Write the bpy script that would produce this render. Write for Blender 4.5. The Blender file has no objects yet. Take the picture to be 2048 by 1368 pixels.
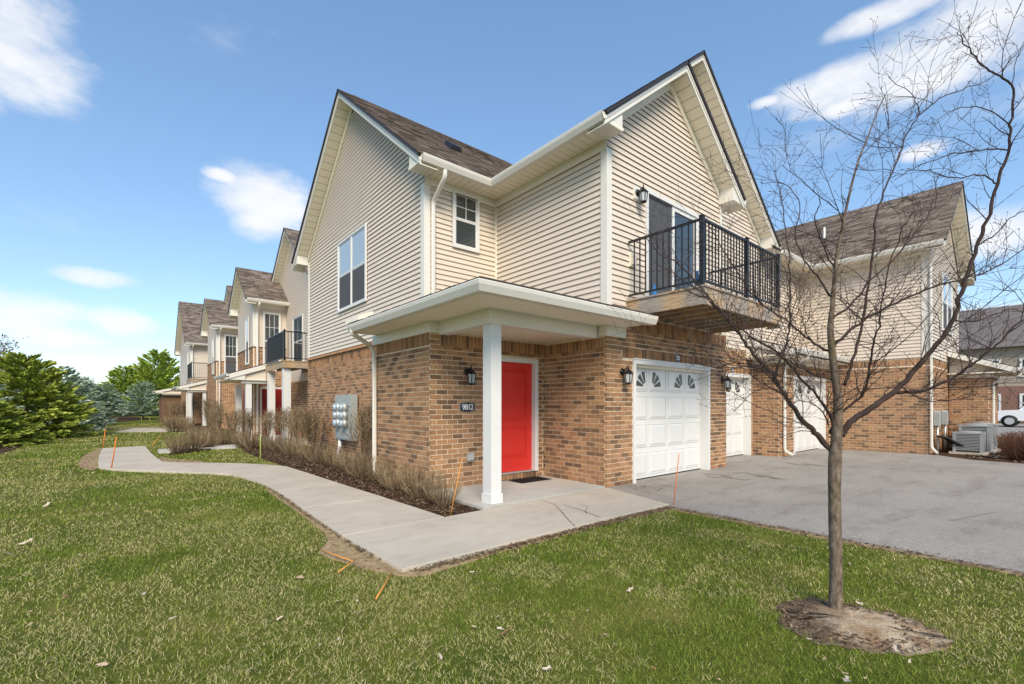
import bpy, math, random
import numpy as np
from mathutils import Vector, Matrix
random.seed(7); rng = np.random.default_rng(7)
SC = bpy.context.scene
COL = SC.collection
# ------------------------------------------------------------------ camera
# world: X along the garage front (to the right), Y along the left flank (away), Z up; camera above the origin
FPX, CX, YH, CAMH = 924.0, 1024.0, 810.0, 1.40
ANG = math.radians(50.24)
FW = np.array([math.cos(ANG), math.sin(ANG)]); RT = np.array([math.sin(ANG), -math.cos(ANG)])
cam = bpy.data.cameras.new('camera'); camo = bpy.data.objects.new('camera', cam); COL.objects.link(camo)
cam.sensor_width = 36.0; cam.lens = FPX / 2048 * 36.0
cam.shift_y = (YH - 684.0) / 2048.0
cam.clip_start = 0.05; cam.clip_end = 3000
camo.location = (0, 0, CAMH); camo.rotation_euler = (math.radians(90), 0, ANG - math.radians(90))
SC.camera = camo
def ray(x, y):
    d = FW + RT * (x - CX) / FPX
    return Vector((d[0], d[1], (YH - y) / FPX))
def gz(x, y, z=0.0):                                   # pixel on the level z
    r = ray(x, y); t = (z - CAMH) / r.z
    return Vector((r.x * t, r.y * t, z))
def at(x, y, depth):                                   # pixel at a distance along the view axis
    r = ray(x, y); return Vector((r.x * depth, r.y * depth, CAMH + r.z * depth))
# ------------------------------------------------------------------ sky, sun, exposure
SUN_AZ = math.radians(236.0)     # direction towards the sun, measured from +X
SUN_EL = math.radians(39.0)
W = bpy.data.worlds.new('World'); SC.world = W; W.use_nodes = True
wn = W.node_tree.nodes; wl = W.node_tree.links; wn.clear()
w_out = wn.new('ShaderNodeOutputWorld'); w_bg = wn.new('ShaderNodeBackground')
sky = wn.new('ShaderNodeTexSky'); sky.sky_type = 'NISHITA'; sky.sun_disc = False
sky.sun_elevation = SUN_EL; sky.sun_rotation = math.pi / 2 - SUN_AZ
sky.air_density = 1.0; sky.dust_density = 0.45; sky.ozone_density = 3.0; sky.altitude = 200
w_bg.inputs['Strength'].default_value = 0.127
def wmath(op, a, b=None, c=None, clamp=False):
    n = wn.new('ShaderNodeMath'); n.operation = op; n.use_clamp = clamp
    for i, v in enumerate((a, b, c)):
        if v is None: continue
        if isinstance(v, (int, float)): n.inputs[i].default_value = v
        else: wl.new(v, n.inputs[i])
    return n.outputs[0]
tc = wn.new('ShaderNodeTexCoord'); DIR = tc.outputs['Generated']
CLOUDS = [(20, 70, 125, 135), (-150, 120, 120, 110), (535, 405, 105, 62), (520, 440, 60, 40), (445, 352, 34, 15), (195, 556, 72, 20),
          (30, 625, 120, 50), (110, 670, 80, 26), (235, 645, 60, 30), (1690, 165, 150, 46), (1840, 130, 170, 80),
          (1980, 60, 150, 95), (1770, 28, 110, 26), (1690, 212, 50, 22), (1930, 470, 120, 55), (1990, 650, 130, 42), (1850, 300, 40, 18),
          (2250, 120, 160, 110), (1530, 205, 34, 12)]
best = None
for (x, y, rx, ry) in CLOUDS:
    c = ray(x, y); L = c.length; c = c.normalized()
    ea = Vector((c.y, -c.x, 0)).normalized()
    eu = ea.cross(c).normalized()
    if eu.z < 0: eu = -eu
    ax = rx / FPX / L * (ray(x, YH).length and 1.0); ay = ry / FPX / L
    sb = wn.new('ShaderNodeVectorMath'); sb.operation = 'SUBTRACT'; wl.new(DIR, sb.inputs[0]); sb.inputs[1].default_value = c
    d1 = wn.new('ShaderNodeVectorMath'); d1.operation = 'DOT_PRODUCT'; wl.new(sb.outputs[0], d1.inputs[0]); d1.inputs[1].default_value = ea / ax
    d2 = wn.new('ShaderNodeVectorMath'); d2.operation = 'DOT_PRODUCT'; wl.new(sb.outputs[0], d2.inputs[0]); d2.inputs[1].default_value = eu / ay
    q = wmath('ADD', wmath('MULTIPLY', d1.outputs['Value'], d1.outputs['Value']), wmath('MULTIPLY', d2.outputs['Value'], d2.outputs['Value']))
    q = wmath('MULTIPLY', q, -1.0)
    dc = wn.new('ShaderNodeVectorMath'); dc.operation = 'DOT_PRODUCT'; wl.new(DIR, dc.inputs[0]); dc.inputs[1].default_value = c
    q = wmath('ADD', q, wmath('MULTIPLY', wmath('LESS_THAN', dc.outputs['Value'], 0.0), -50.0))
    best = q if best is None else wmath('MAXIMUM', best, q)
best = wmath('ADD', wmath('MAXIMUM', best, -2.0), 1.0)          # 1 in a cloud's heart, -1 far off
nz = wn.new('ShaderNodeTexNoise'); nz.inputs['Scale'].default_value = 9.0; nz.inputs['Detail'].default_value = 9.0; nz.inputs['Roughness'].default_value = 0.62
mp = wn.new('ShaderNodeMapping'); mp.inputs['Scale'].default_value = (1, 1, 2.0); wl.new(DIR, mp.inputs[0]); wl.new(mp.outputs[0], nz.inputs['Vector'])
nf = wmath('MULTIPLY', wmath('SUBTRACT', nz.outputs['Fac'], 0.5), 2.6)
# loose clouds over the whole of the sky, the part behind the camera included
nz2 = wn.new('ShaderNodeTexNoise'); nz2.inputs['Scale'].default_value = 2.3; nz2.inputs['Detail'].default_value = 8.0; nz2.inputs['Roughness'].default_value = 0.6
mp2 = wn.new('ShaderNodeMapping'); mp2.inputs['Scale'].default_value = (1, 1, 2.4); mp2.inputs['Location'].default_value = (3.1, 1.7, 0.4); wl.new(DIR, mp2.inputs[0]); wl.new(mp2.outputs[0], nz2.inputs['Vector'])
cl = wmath('ADD', best, nf)
mr = wn.new('ShaderNodeMapRange'); mr.interpolation_type = 'SMOOTHSTEP'; wl.new(cl, mr.inputs[0]); mr.inputs[1].default_value = -0.35; mr.inputs[2].default_value = 1.2
mr2 = wn.new('ShaderNodeMapRange'); mr2.interpolation_type = 'SMOOTHSTEP'; wl.new(nz2.outputs['Fac'], mr2.inputs[0]); mr2.inputs[1].default_value = 0.60; mr2.inputs[2].default_value = 0.85; mr2.inputs[4].default_value = 0.6
cm = wmath('MULTIPLY', wmath('MAXIMUM', mr.outputs[0], mr2.outputs[0]), 0.93)
mixc = wn.new('ShaderNodeMix'); mixc.data_type = 'RGBA'
gm = wn.new('ShaderNodeGamma'); gm.inputs[1].default_value = 0.70; wl.new(sky.outputs[0], gm.inputs[0])
hs = wn.new('ShaderNodeHueSaturation'); hs.inputs['Saturation'].default_value = 1.22; hs.inputs['Value'].default_value = 1.26; wl.new(gm.outputs[0], hs.inputs['Color'])
wl.new(cm, mixc.inputs[0]); wl.new(hs.outputs[0], mixc.inputs[6]); mixc.inputs[7].default_value = (3.75, 3.75, 3.8, 1)
wl.new(mixc.outputs[2], w_bg.inputs['Color']); wl.new(w_bg.outputs[0], w_out.inputs[0])
sun = bpy.data.lights.new('sun', 'SUN'); sun.energy = 2.0; sun.angle = math.radians(28); sun.color = (1.0, 0.89, 0.70)
suno = bpy.data.objects.new('sun', sun); COL.objects.link(suno)
sd = Vector((math.cos(SUN_AZ) * math.cos(SUN_EL), math.sin(SUN_AZ) * math.cos(SUN_EL), math.sin(SUN_EL)))
suno.rotation_euler = sd.to_track_quat('Z', 'Y').to_euler(); suno.location = sd * 40
SC.view_settings.view_transform = 'Standard'; SC.view_settings.look = 'None'
SC.view_settings.exposure = 1.1; SC.view_settings.gamma = 1.0
SC.view_settings.use_curve_mapping = False
# ------------------------------------------------------------------ materials
def newmat(name):
    m = bpy.data.materials.new(name); m.use_nodes = True
    nt = m.node_tree; b = nt.nodes['Principled BSDF']
    return m, nt, b
def nmath(nt, op, a, b=None, clamp=False):
    n = nt.nodes.new('ShaderNodeMath'); n.operation = op; n.use_clamp = clamp
    for i, v in enumerate((a, b)):
        if v is None: continue
        if isinstance(v, (int, float)): n.inputs[i].default_value = v
        else: nt.links.new(v, n.inputs[i])
    return n.outputs[0]
def noise(nt, scale, detail=4, rough=0.6, vec=None, stretch=None):
    n = nt.nodes.new('ShaderNodeTexNoise'); n.inputs['Scale'].default_value = scale; n.inputs['Detail'].default_value = detail; n.inputs['Roughness'].default_value = rough
    if vec is None:
        g = nt.nodes.new('ShaderNodeNewGeometry'); vec = g.outputs['Position']
    if stretch:
        mpn = nt.nodes.new('ShaderNodeMapping'); mpn.inputs['Scale'].default_value = stretch; nt.links.new(vec, mpn.inputs[0]); vec = mpn.outputs[0]
    nt.links.new(vec, n.inputs['Vector']); return n.outputs['Fac']
def ramp(nt, fac, stops, interp='LINEAR'):
    r = nt.nodes.new('ShaderNodeValToRGB'); r.color_ramp.interpolation = interp
    e = r.color_ramp.elements
    while len(e) < len(stops): e.new(0.5)
    for i, (p, c) in enumerate(stops):
        e[i].position = p; e[i].color = (*c, 1)
    nt.links.new(fac, r.inputs[0]); return r.outputs[0]
def mixcol(nt, fac, a, b, mode='MIX'):
    n = nt.nodes.new('ShaderNodeMix'); n.data_type = 'RGBA'; n.blend_type = mode
    for i, v in ((0, fac), (6, a), (7, b)):
        if isinstance(v, (int, float)): n.inputs[i].default_value = v
        elif isinstance(v, tuple): n.inputs[i].default_value = (*v, 1)
        else: nt.links.new(v, n.inputs[i])
    return n.outputs[2]
def bump(nt, b, h, strength, dist=0.01):
    n = nt.nodes.new('ShaderNodeBump'); n.inputs['Strength'].default_value = strength; n.inputs['Distance'].default_value = dist
    nt.links.new(h, n.inputs['Height']); nt.links.new(n.outputs[0], b.inputs['Normal'])
def plain(name, col, rough=0.6, var=0.08, nscale=6.0, bmp=0.0, bscale=60.0, metal=0.0, stretch=None, spec=0.4):
    m, nt, b = newmat(name)
    b.inputs['Roughness'].default_value = rough; b.inputs['Metallic'].default_value = metal; b.inputs['Specular IOR Level'].default_value = spec
    if var:
        f = noise(nt, nscale, 5, 0.65, stretch=stretch)
        lo = tuple(max(0, c * (1 - var * 2)) for c in col); hi = tuple(min(1, c * (1 + var * 2)) for c in col)
        nt.links.new(ramp(nt, f, [(0.25, lo), (0.75, hi)]), b.inputs['Base Color'])
    else: b.inputs['Base Color'].default_value = (*col, 1)
    if bmp: bump(nt, b, noise(nt, bscale, 4, 0.7), bmp)
    return m
def rnd_value(nt):
    a = nt.nodes.new('ShaderNodeAttribute'); a.attribute_name = 'rnd'
    o = nt.nodes.new('ShaderNodeObjectInfo'); s = nt.nodes.new('ShaderNodeSeparateColor'); nt.links.new(o.outputs['Color'], s.inputs[0])
    return nmath(nt, 'ADD', a.outputs['Fac'], s.outputs[0], True)
MT = {}
def rnd_mat(name, stops, rough, nscale, namt, bmp=0.0, bscale=120.0, spec=0.3, stretch=None, interp='LINEAR'):
    m, nt, b = newmat(name)
    c = ramp(nt, rnd_value(nt), stops, interp)
    f = noise(nt, nscale, 5, 0.7, stretch=stretch)
    g = ramp(nt, f, [(0.28, (1 - namt,) * 3), (0.72, (1 + namt * 0.6,) * 3)])
    nt.links.new(mixcol(nt, 1.0, c, g, 'MULTIPLY'), b.inputs['Base Color'])
    b.inputs['Roughness'].default_value = rough; b.inputs['Specular IOR Level'].default_value = spec
    if bmp: bump(nt, b, noise(nt, bscale, 4, 0.7), bmp, 0.006)
    return m
MT['brick'] = rnd_mat('brick', [(0.0, (0.178, 0.107, 0.067)), (0.12, (0.225, 0.134, 0.078)), (0.26, (0.308, 0.171, 0.091)), (0.45, (0.391, 0.214, 0.112)), (0.65, (0.429, 0.239, 0.125)), (0.82, (0.481, 0.278, 0.151)), (0.93, (0.404, 0.201, 0.109)), (1.0, (0.3, 0.181, 0.109))], 0.9, 34.0, 0.5, 0.5, 150.0, 0.15, stretch=(1, 1, 1.4))
MT['mortar'] = plain('mortar', (0.78, 0.65, 0.49), 0.95, 0.12, 12.0, 0.4, 200)
MT['siding'] = plain('vinyl_siding', (0.685, 0.59, 0.495), 0.5, 0.02, 1.2, 0.06, 30, stretch=(1, 1, 4))
MT['core'] = plain('sheathing', (0.45, 0.38, 0.30), 0.9, 0.0)
MT['trim'] = plain('white_trim', (0.72, 0.695, 0.64), 0.45, 0.02, 2.0)
MT['white'] = plain('white_paint', (0.70, 0.692, 0.68), 0.38, 0.012, 2.0)
MT['almond'] = plain('almond_soffit', (0.84, 0.78, 0.65), 0.5, 0.02, 2.0)
def groove_mat(name, col, axis, pitch):
    m, nt, b = newmat(name)
    g = nt.nodes.new('ShaderNodeNewGeometry'); s = nt.nodes.new('ShaderNodeSeparateXYZ'); nt.links.new(g.outputs['Position'], s.inputs[0])
    f = nmath(nt, 'FRACT', nmath(nt, 'MULTIPLY', s.outputs[axis], 1.0 / pitch))
    l = nmath(nt, 'LESS_THAN', f, 0.09)
    nt.links.new(mixcol(nt, l, col, tuple(c * 0.55 for c in col)), b.inputs['Base Color'])
    b.inputs['Roughness'].default_value = 0.5
    bump(nt, b, nmath(nt, 'SUBTRACT', 1.0, l), 0.6, 0.01)
    return m
MT['soffit_x'] = groove_mat('soffit_panels_x', (0.84, 0.78, 0.65), 0, 0.15)
MT['soffit_y'] = groove_mat('soffit_panels_y', (0.84, 0.78, 0.65), 1, 0.15)
MT['soffit_z'] = groove_mat('soffit_panels_z', (0.84, 0.78, 0.65), 2, 0.13)
MT['shingle'] = rnd_mat('asphalt_shingle', [(0.0, (0.105, 0.082, 0.067)), (0.35, (0.165, 0.13, 0.107)), (0.7, (0.215, 0.172, 0.142)), (1.0, (0.285, 0.23, 0.19))], 0.95, 18.0, 0.3, 0.6, 180, 0.2)
MT['drip'] = plain('dark_drip_edge', (0.035, 0.026, 0.024), 0.5, 0.05)
MT['red'] = plain('red_door_paint', (0.70, 0.036, 0.026), 0.42, 0.03, 4.0)
MT['darkred'] = plain('dark_red_paint', (0.22, 0.012, 0.012), 0.45, 0.03)
MT['black'] = plain('black_metal', (0.012, 0.012, 0.014), 0.38, 0.0)
MT['navy'] = plain('dark_plaque', (0.012, 0.016, 0.035), 0.4, 0.0)
MT['silver'] = plain('bright_metal', (0.7, 0.7, 0.7), 0.35, 0.0, metal=0.6)
MT['greymetal'] = plain('painted_grey_metal', (0.34, 0.37, 0.365), 0.45, 0.04, 5.0)
MT['galv'] = plain('galvanised', (0.55, 0.56, 0.56), 0.4, 0.06, metal=0.5)
MT['rubber'] = plain('black_rubber', (0.012, 0.012, 0.012), 0.7, 0.1, 30, 0.4, 150)
def wood_mat():
    m, nt, b = newmat('weathered_wood')
    f = noise(nt, 5.0, 6, 0.65, stretch=(1, 1, 9)); f2 = noise(nt, 1.6, 3, 0.5)
    c = ramp(nt, f, [(0.25, (0.20, 0.125, 0.07)), (0.5, (0.44, 0.30, 0.175)), (0.75, (0.60, 0.44, 0.28))])
    c2 = ramp(nt, f, [(0.25, (0.20, 0.17, 0.15)), (0.75, (0.42, 0.37, 0.32))])
    nt.links.new(mixcol(nt, ramp(nt, f2, [(0.42, (0, 0, 0)), (0.6, (1, 1, 1))]), c, c2), b.inputs['Base Color'])
    b.inputs['Roughness'].default_value = 0.85; bump(nt, b, f, 0.3, 0.004); return m
MT['wood'] = wood_mat()
def glass_mat(name, col, rough=0.03, spec=1.0, wob=0.0):
    m, nt, b = newmat(name); b.inputs['Base Color'].default_value = (*col, 1)
    b.inputs['Roughness'].default_value = rough; b.inputs['Specular IOR Level'].default_value = spec; b.inputs['IOR'].default_value = 1.6
    return m
MT['glass'] = glass_mat('window_glass', (0.035, 0.045, 0.05))
MT['glass_blind'] = glass_mat('glass_with_blind_behind', (0.36, 0.44, 0.52), 0.06)
MT['glass_dark'] = glass_mat('dark_glass', (0.012, 0.013, 0.016), 0.12, 0.4)
MT['screen'] = plain('insect_screen', (0.075, 0.08, 0.09), 0.8, 0.04, 3.0)
def lamp_glass():
    m, nt, b = newmat('lantern_glass'); b.inputs['Base Color'].default_value = (0.75, 0.8, 0.8, 1); b.inputs['Roughness'].default_value = 0.1
    b.inputs['Transmission Weight'].default_value = 0.45; return m
MT['lampglass'] = lamp_glass()
def concrete(name, col, tan=0.15):
    m, nt, b = newmat(name)
    f = noise(nt, 1.1, 6, 0.6); f2 = noise(nt, 90, 3, 0.7); f3 = noise(nt, 3.2, 5, 0.7, stretch=(1, 2.2, 1))
    c = ramp(nt, f, [(0.3, tuple(x * 0.86 for x in col)), (0.7, tuple(min(1, x * 1.06) for x in col))])
    st = ramp(nt, f3, [(0.5, (1, 1, 1)), (0.78, (1 - tan, 1 - tan * 1.25, 1 - tan * 1.7))])
    g = ramp(nt, f2, [(0.3, (0.90, 0.90, 0.90)), (0.7, (1.06, 1.06, 1.06))])
    nt.links.new(mixcol(nt, 1, mixcol(nt, 1, c, st, 'MULTIPLY'), g, 'MULTIPLY'), b.inputs['Base Color'])
    b.inputs['Roughness'].default_value = 0.9; b.inputs['Specular IOR Level'].default_value = 0.2
    bump(nt, b, f2, 0.25, 0.004); return m
MT['concrete'] = concrete('concrete', (0.535, 0.475, 0.395))
MT['porchslab'] = concrete('pale_concrete', (0.50, 0.48, 0.44), 0.10)
def asphalt():
    m, nt, b = newmat('worn_asphalt')
    f = noise(nt, 0.55, 5, 0.6); f2 = noise(nt, 160, 3, 0.8); f3 = noise(nt, 1.6, 5, 0.7, stretch=(0.6, 1.5, 1))
    v = nt.nodes.new('ShaderNodeTexVoronoi'); v.inputs['Scale'].default_value = 95; g_ = nt.nodes.new('ShaderNodeNewGeometry'); nt.links.new(g_.outputs['Position'], v.inputs['Vector'])
    c = ramp(nt, f, [(0.3, (0.285, 0.262, 0.236)), (0.7, (0.365, 0.335, 0.303))])
    st = ramp(nt, f3, [(0.30, (0.76, 0.74, 0.73)), (0.50, (1, 1, 1))])
    sp = nt.nodes.new('ShaderNodeSeparateColor'); nt.links.new(v.outputs['Color'], sp.inputs[0])
    g = ramp(nt, sp.outputs[0], [(0.0, (0.80, 0.80, 0.80)), (0.6, (1.0, 1.0, 1.0)), (1.0, (1.22, 1.22, 1.22))])
    nt.links.new(mixcol(nt, 1, mixcol(nt, 1, c, st, 'MULTIPLY'), g, 'MULTIPLY'), b.inputs['Base Color'])
    b.inputs['Roughness'].default_value = 0.92; b.inputs['Specular IOR Level'].default_value = 0.2
    bump(nt, b, f2, 0.5, 0.006); return m
MT['asphalt'] = asphalt()
def ground_mat():
    m, nt, b = newmat('lawn_soil')
    f = noise(nt, 0.8, 6, 0.65); f2 = noise(nt, 14, 6, 0.75); f3 = noise(nt, 60, 3, 0.8)
    c = ramp(nt, f, [(0.30, (0.07, 0.105, 0.016)), (0.55, (0.13, 0.15, 0.03)), (0.75, (0.25, 0.21, 0.075))])
    g = ramp(nt, f2, [(0.25, (0.55, 0.55, 0.55)), (0.75, (1.4, 1.35, 1.25))])
    h = ramp(nt, f3, [(0.25, (0.6, 0.6, 0.6)), (0.75, (1.35, 1.35, 1.3))])
    nt.links.new(mixcol(nt, 1, mixcol(nt, 1, c, g, 'MULTIPLY'), h, 'MULTIPLY'), b.inputs['Base Color'])
    b.inputs['Roughness'].default_value = 1.0; b.inputs['Specular IOR Level'].default_value = 0.05
    bump(nt, b, f3, 0.8, 0.02); return m
MT['ground'] = ground_mat()
MT['mulchbed'] = plain('dark_mulch', (0.075, 0.045, 0.028), 1.0, 0.3, 25, 0.8, 90, spec=0.05)
MT['soil'] = plain('sandy_soil', (0.40, 0.29, 0.185), 1.0, 0.22, 7, 0.6, 70, spec=0.05)
MT['drygrass'] = plain('dry_edge', (0.34, 0.245, 0.145), 1.0, 0.25, 14, 0.6, 90, spec=0.05)
def leaf_mat(name, stops, trans=0.25):
    m, nt, b = newmat(name)
    nt.links.new(ramp(nt, rnd_value(nt), stops), b.inputs['Base Color']); b.inputs['Roughness'].default_value = 0.75; b.inputs['Specular IOR Level'].default_value = 0.15
    return m
MT['grass'] = leaf_mat('grass_blades', [(0.0, (0.095, 0.145, 0.018)), (0.3, (0.185, 0.25, 0.036)), (0.52, (0.29, 0.325, 0.07)), (0.70, (0.38, 0.35, 0.135)), (1.0, (0.57, 0.48, 0.27))])
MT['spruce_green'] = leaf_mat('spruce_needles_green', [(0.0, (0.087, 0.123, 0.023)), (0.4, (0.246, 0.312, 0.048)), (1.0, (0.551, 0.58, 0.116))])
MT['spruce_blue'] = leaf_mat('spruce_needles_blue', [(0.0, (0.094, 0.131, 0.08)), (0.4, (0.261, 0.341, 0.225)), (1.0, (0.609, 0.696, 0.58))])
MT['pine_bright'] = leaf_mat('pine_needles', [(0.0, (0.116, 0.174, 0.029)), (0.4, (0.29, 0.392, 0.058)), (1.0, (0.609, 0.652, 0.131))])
MT['brownleaf'] = leaf_mat('brown_leaves', [(0.0, (0.10, 0.04, 0.025)), (0.5, (0.22, 0.10, 0.06)), (1.0, (0.36, 0.22, 0.14))])
MT['shrub'] = leaf_mat('shrub_twigs', [(0.0, (0.07, 0.048, 0.03)), (0.5, (0.21, 0.15, 0.09)), (1.0, (0.42, 0.32, 0.20))])
MT['chips'] = leaf_mat('bark_chips', [(0.0, (0.045, 0.026, 0.016)), (0.6, (0.14, 0.085, 0.05)), (0.93, (0.22, 0.15, 0.095)), (1.0, (0.40, 0.32, 0.24))])
MT['deadleaf'] = leaf_mat('dry_leaf', [(0.0, (0.20, 0.10, 0.05)), (0.5, (0.36, 0.25, 0.155)), (1.0, (0.55, 0.47, 0.38))])
def bark_mat():
    m, nt, b = newmat('grey_bark')
    f = noise(nt, 34, 7, 0.75, stretch=(1, 1, 0.45)); f2 = noise(nt, 5, 4, 0.6); f3 = noise(nt, 9, 4, 0.7)
    c = ramp(nt, f, [(0.32, (0.055, 0.040, 0.030)), (0.52, (0.17, 0.13, 0.10)), (0.72, (0.30, 0.245, 0.195))])
    moss = ramp(nt, f2, [(0.55, (0, 0, 0)), (0.70, (0.5, 0.5, 0.5))])
    nt.links.new(mixcol(nt, moss, c, (0.16, 0.15, 0.06)), b.inputs['Base Color']); b.inputs['Roughness'].default_value = 0.95; b.inputs['Specular IOR Level'].default_value = 0.1
    bump(nt, b, f, 0.7, 0.006); return m
MT['bark'] = bark_mat()
MT['darkbark'] = plain('dark_bark', (0.055, 0.036, 0.032), 0.8, 0.2, 12, 0.3, 80, spec=0.2)
MT['twig'] = plain('purple_brown_twigs', (0.058, 0.036, 0.033), 0.7, 0.25, 9)
MT['treetrunk'] = plain('conifer_bark', (0.05, 0.035, 0.025), 0.95, 0.2, 14)
MT['fartwig'] = leaf_mat('far_bare_wood', [(0.0, (0.10, 0.085, 0.075)), (1.0, (0.23, 0.20, 0.175))])
MT['orange'] = plain('orange_fibreglass', (0.72, 0.19, 0.035), 0.5, 0.08, 20)
MT['orange_pale'] = plain('faded_orange_fibreglass', (0.72, 0.30, 0.06), 0.5, 0.1, 20)
MT['lime'] = plain('lime_fibreglass', (0.42, 0.50, 0.10), 0.5, 0.05, 20)
MT['whiteplastic'] = plain('white_plastic', (0.75, 0.75, 0.74), 0.5, 0.03)
MT['farwall'] = plain('far_beige_wall', (0.36, 0.30, 0.24), 0.8, 0.04)
MT['farbrick'] = plain('far_red_brick', (0.22, 0.12, 0.09), 0.9, 0.12, 8)
MT['farroof'] = plain('far_grey_roof', (0.15, 0.13, 0.125), 0.95, 0.12, 3)
MT['carpaint'] = plain('white_car_paint', (0.75, 0.76, 0.78), 0.25, 0.0, spec=0.6)
MT['acgrey'] = plain('air_conditioner_grey', (0.30, 0.315, 0.32), 0.45, 0.03)
MT['acdark'] = plain('air_conditioner_dark', (0.045, 0.048, 0.05), 0.6, 0.0)
MT['blue'] = plain('blue_plastic', (0.02, 0.22, 0.55), 0.4, 0.0)
# ------------------------------------------------------------------ mesh helpers
class MB:
    def __init__(s): s.v = []; s.f = []; s.r = []
    def face(s, pts, r=0.0):
        i = len(s.v); s.v.extend([tuple(p) for p in pts]); s.f.append(tuple(range(i, i + len(pts)))); s.r.append(r)
    def hexa(s, p, r=0.0):                     # 8 points: bottom ring 0-3, top ring 4-7
        i = len(s.v); s.v.extend([tuple(q) for q in p])
        for q in ((0, 3, 2, 1), (4, 5, 6, 7), (0, 1, 5, 4), (1, 2, 6, 5), (2, 3, 7, 6), (3, 0, 4, 7)):
            s.f.append(tuple(i + k for k in q)); s.r.append(r)
        return s
    def box(s, x0, x1, y0, y1, z0, z1, r=0.0):
        return s.hexa([(x0, y0, z0), (x1, y0, z0), (x1, y1, z0), (x0, y1, z0), (x0, y0, z1), (x1, y0, z1), (x1, y1, z1), (x0, y1, z1)], r)
    def prism(s, bottom, top, r=0.0):
        n = len(bottom); i = len(s.v); s.v.extend([tuple(q) for q in bottom] + [tuple(q) for q in top])
        s.f.append(tuple(range(i + n - 1, i - 1, -1))); s.r.append(r)
        s.f.append(tuple(range(i + n, i + 2 * n))); s.r.append(r)
        for k in range(n):
            s.f.append((i + k, i + (k + 1) % n, i + n + (k + 1) % n, i + n + k)); s.r.append(r)
        return s
    def tube(s, pts, rad, n=6, r=0.0, cap=True):
        pts = [Vector(p) for p in pts]
        if isinstance(rad, (int, float)): rad = [rad] * len(pts)
        ref = Vector((0.31, 0.77, 0.55)); base = len(s.v)
        for k, p in enumerate(pts):
            d = (pts[min(k + 1, len(pts) - 1)] - pts[max(k - 1, 0)])
            d = d.normalized() if d.length > 1e-9 else Vector((0, 0, 1))
            a = d.cross(ref)
            if a.length < 0.15: a = d.cross(Vector((1, 0, 0)))
            a.normalize(); b = d.cross(a)
            for j in range(n):
                t = 2 * math.pi * j / n
                s.v.append(tuple(p + (a * math.cos(t) + b * math.sin(t)) * rad[k]))
        for k in range(len(pts) - 1):
            for j in range(n):
                q = base + k * n; s.f.append((q + j, q + (j + 1) % n, q + n + (j + 1) % n, q + n + j)); s.r.append(r)
        if cap:
            s.f.append(tuple(base + j for j in range(n - 1, -1, -1))); s.r.append(r)
            q = base + (len(pts) - 1) * n; s.f.append(tuple(q + j for j in range(n))); s.r.append(r)
        return s
    def beam(s, p, q, w, h, r=0.0):            # rectangular bar between two points (w across, h upright)
        p = Vector(p); q = Vector(q); d = (q - p).normalized()
        up = Vector((0, 0, 1)) if abs(d.z) < 0.95 else Vector((0, 1, 0))
        a = d.cross(up).normalized() * (w / 2); b = a.cross(d).normalized() * (h / 2)
        return s.hexa([p - a - b, p + a - b, p + a + b, p - a + b, q - a - b, q + a - b, q + a + b, q - a + b], r)
    def lathe(s, c, prof, n=12, r=0.0):        # profile of (radius, z) round a vertical axis at c
        base = len(s.v); c = Vector(c)
        for (ra, z) in prof:
            for j in range(n):
                t = 2 * math.pi * j / n; s.v.append((c.x + ra * math.cos(t), c.y + ra * math.sin(t), c.z + z))
        for k in range(len(prof) - 1):
            for j in range(n):
                q = base + k * n; s.f.append((q + j, q + (j + 1) % n, q + n + (j + 1) % n, q + n + j)); s.r.append(r)
        s.f.append(tuple(base + j for j in range(n - 1, -1, -1))); s.r.append(r)
        q = base + (len(prof) - 1) * n; s.f.append(tuple(q + j for j in range(n))); s.r.append(r)
        return s
    def mesh(s, name):
        me = bpy.data.meshes.new(name); me.from_pydata(s.v, [], s.f)
        if any(s.r):
            a = me.attributes.new('rnd', 'FLOAT', 'FACE'); a.data.foreach_set('value', s.r)
        me.update(); return me
def link(o, parent=None):
    COL.objects.link(o)
    if parent is not None:
        o.parent = parent
        o.matrix_parent_inverse = Matrix.Translation(-Vector(parent.location)) if parent.type == 'EMPTY' else Matrix.Identity(4)
    return o
def obj(name, mb, mat, parent=None, smooth=False, kind=None, label=None):
    me = mb.mesh(name) if isinstance(mb, MB) else mb
    if not me.materials: me.materials.append(MT[mat] if isinstance(mat, str) else mat)
    if smooth:
        me.polygons.foreach_set('use_smooth', [True] * len(me.polygons))
    o = bpy.data.objects.new(name, me); o.color = (0, 0, 0, 1)
    if kind: o['kind'] = kind
    if label: o['label'] = label
    return link(o, parent)
def tag(o, label, cat, group=None):
    o['label'] = label; o['category'] = cat
    if group: o['group'] = group
    return o
def thing(name, loc, label, cat, group=None):
    o = bpy.data.objects.new(name, None); o.location = loc; o.empty_display_size = 0.2
    link(o); return tag(o, label, cat, group)
def struct(name, mb, mat, smooth=False, label=None):
    return obj(name, mb, mat, None, smooth, 'structure', label)
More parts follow.
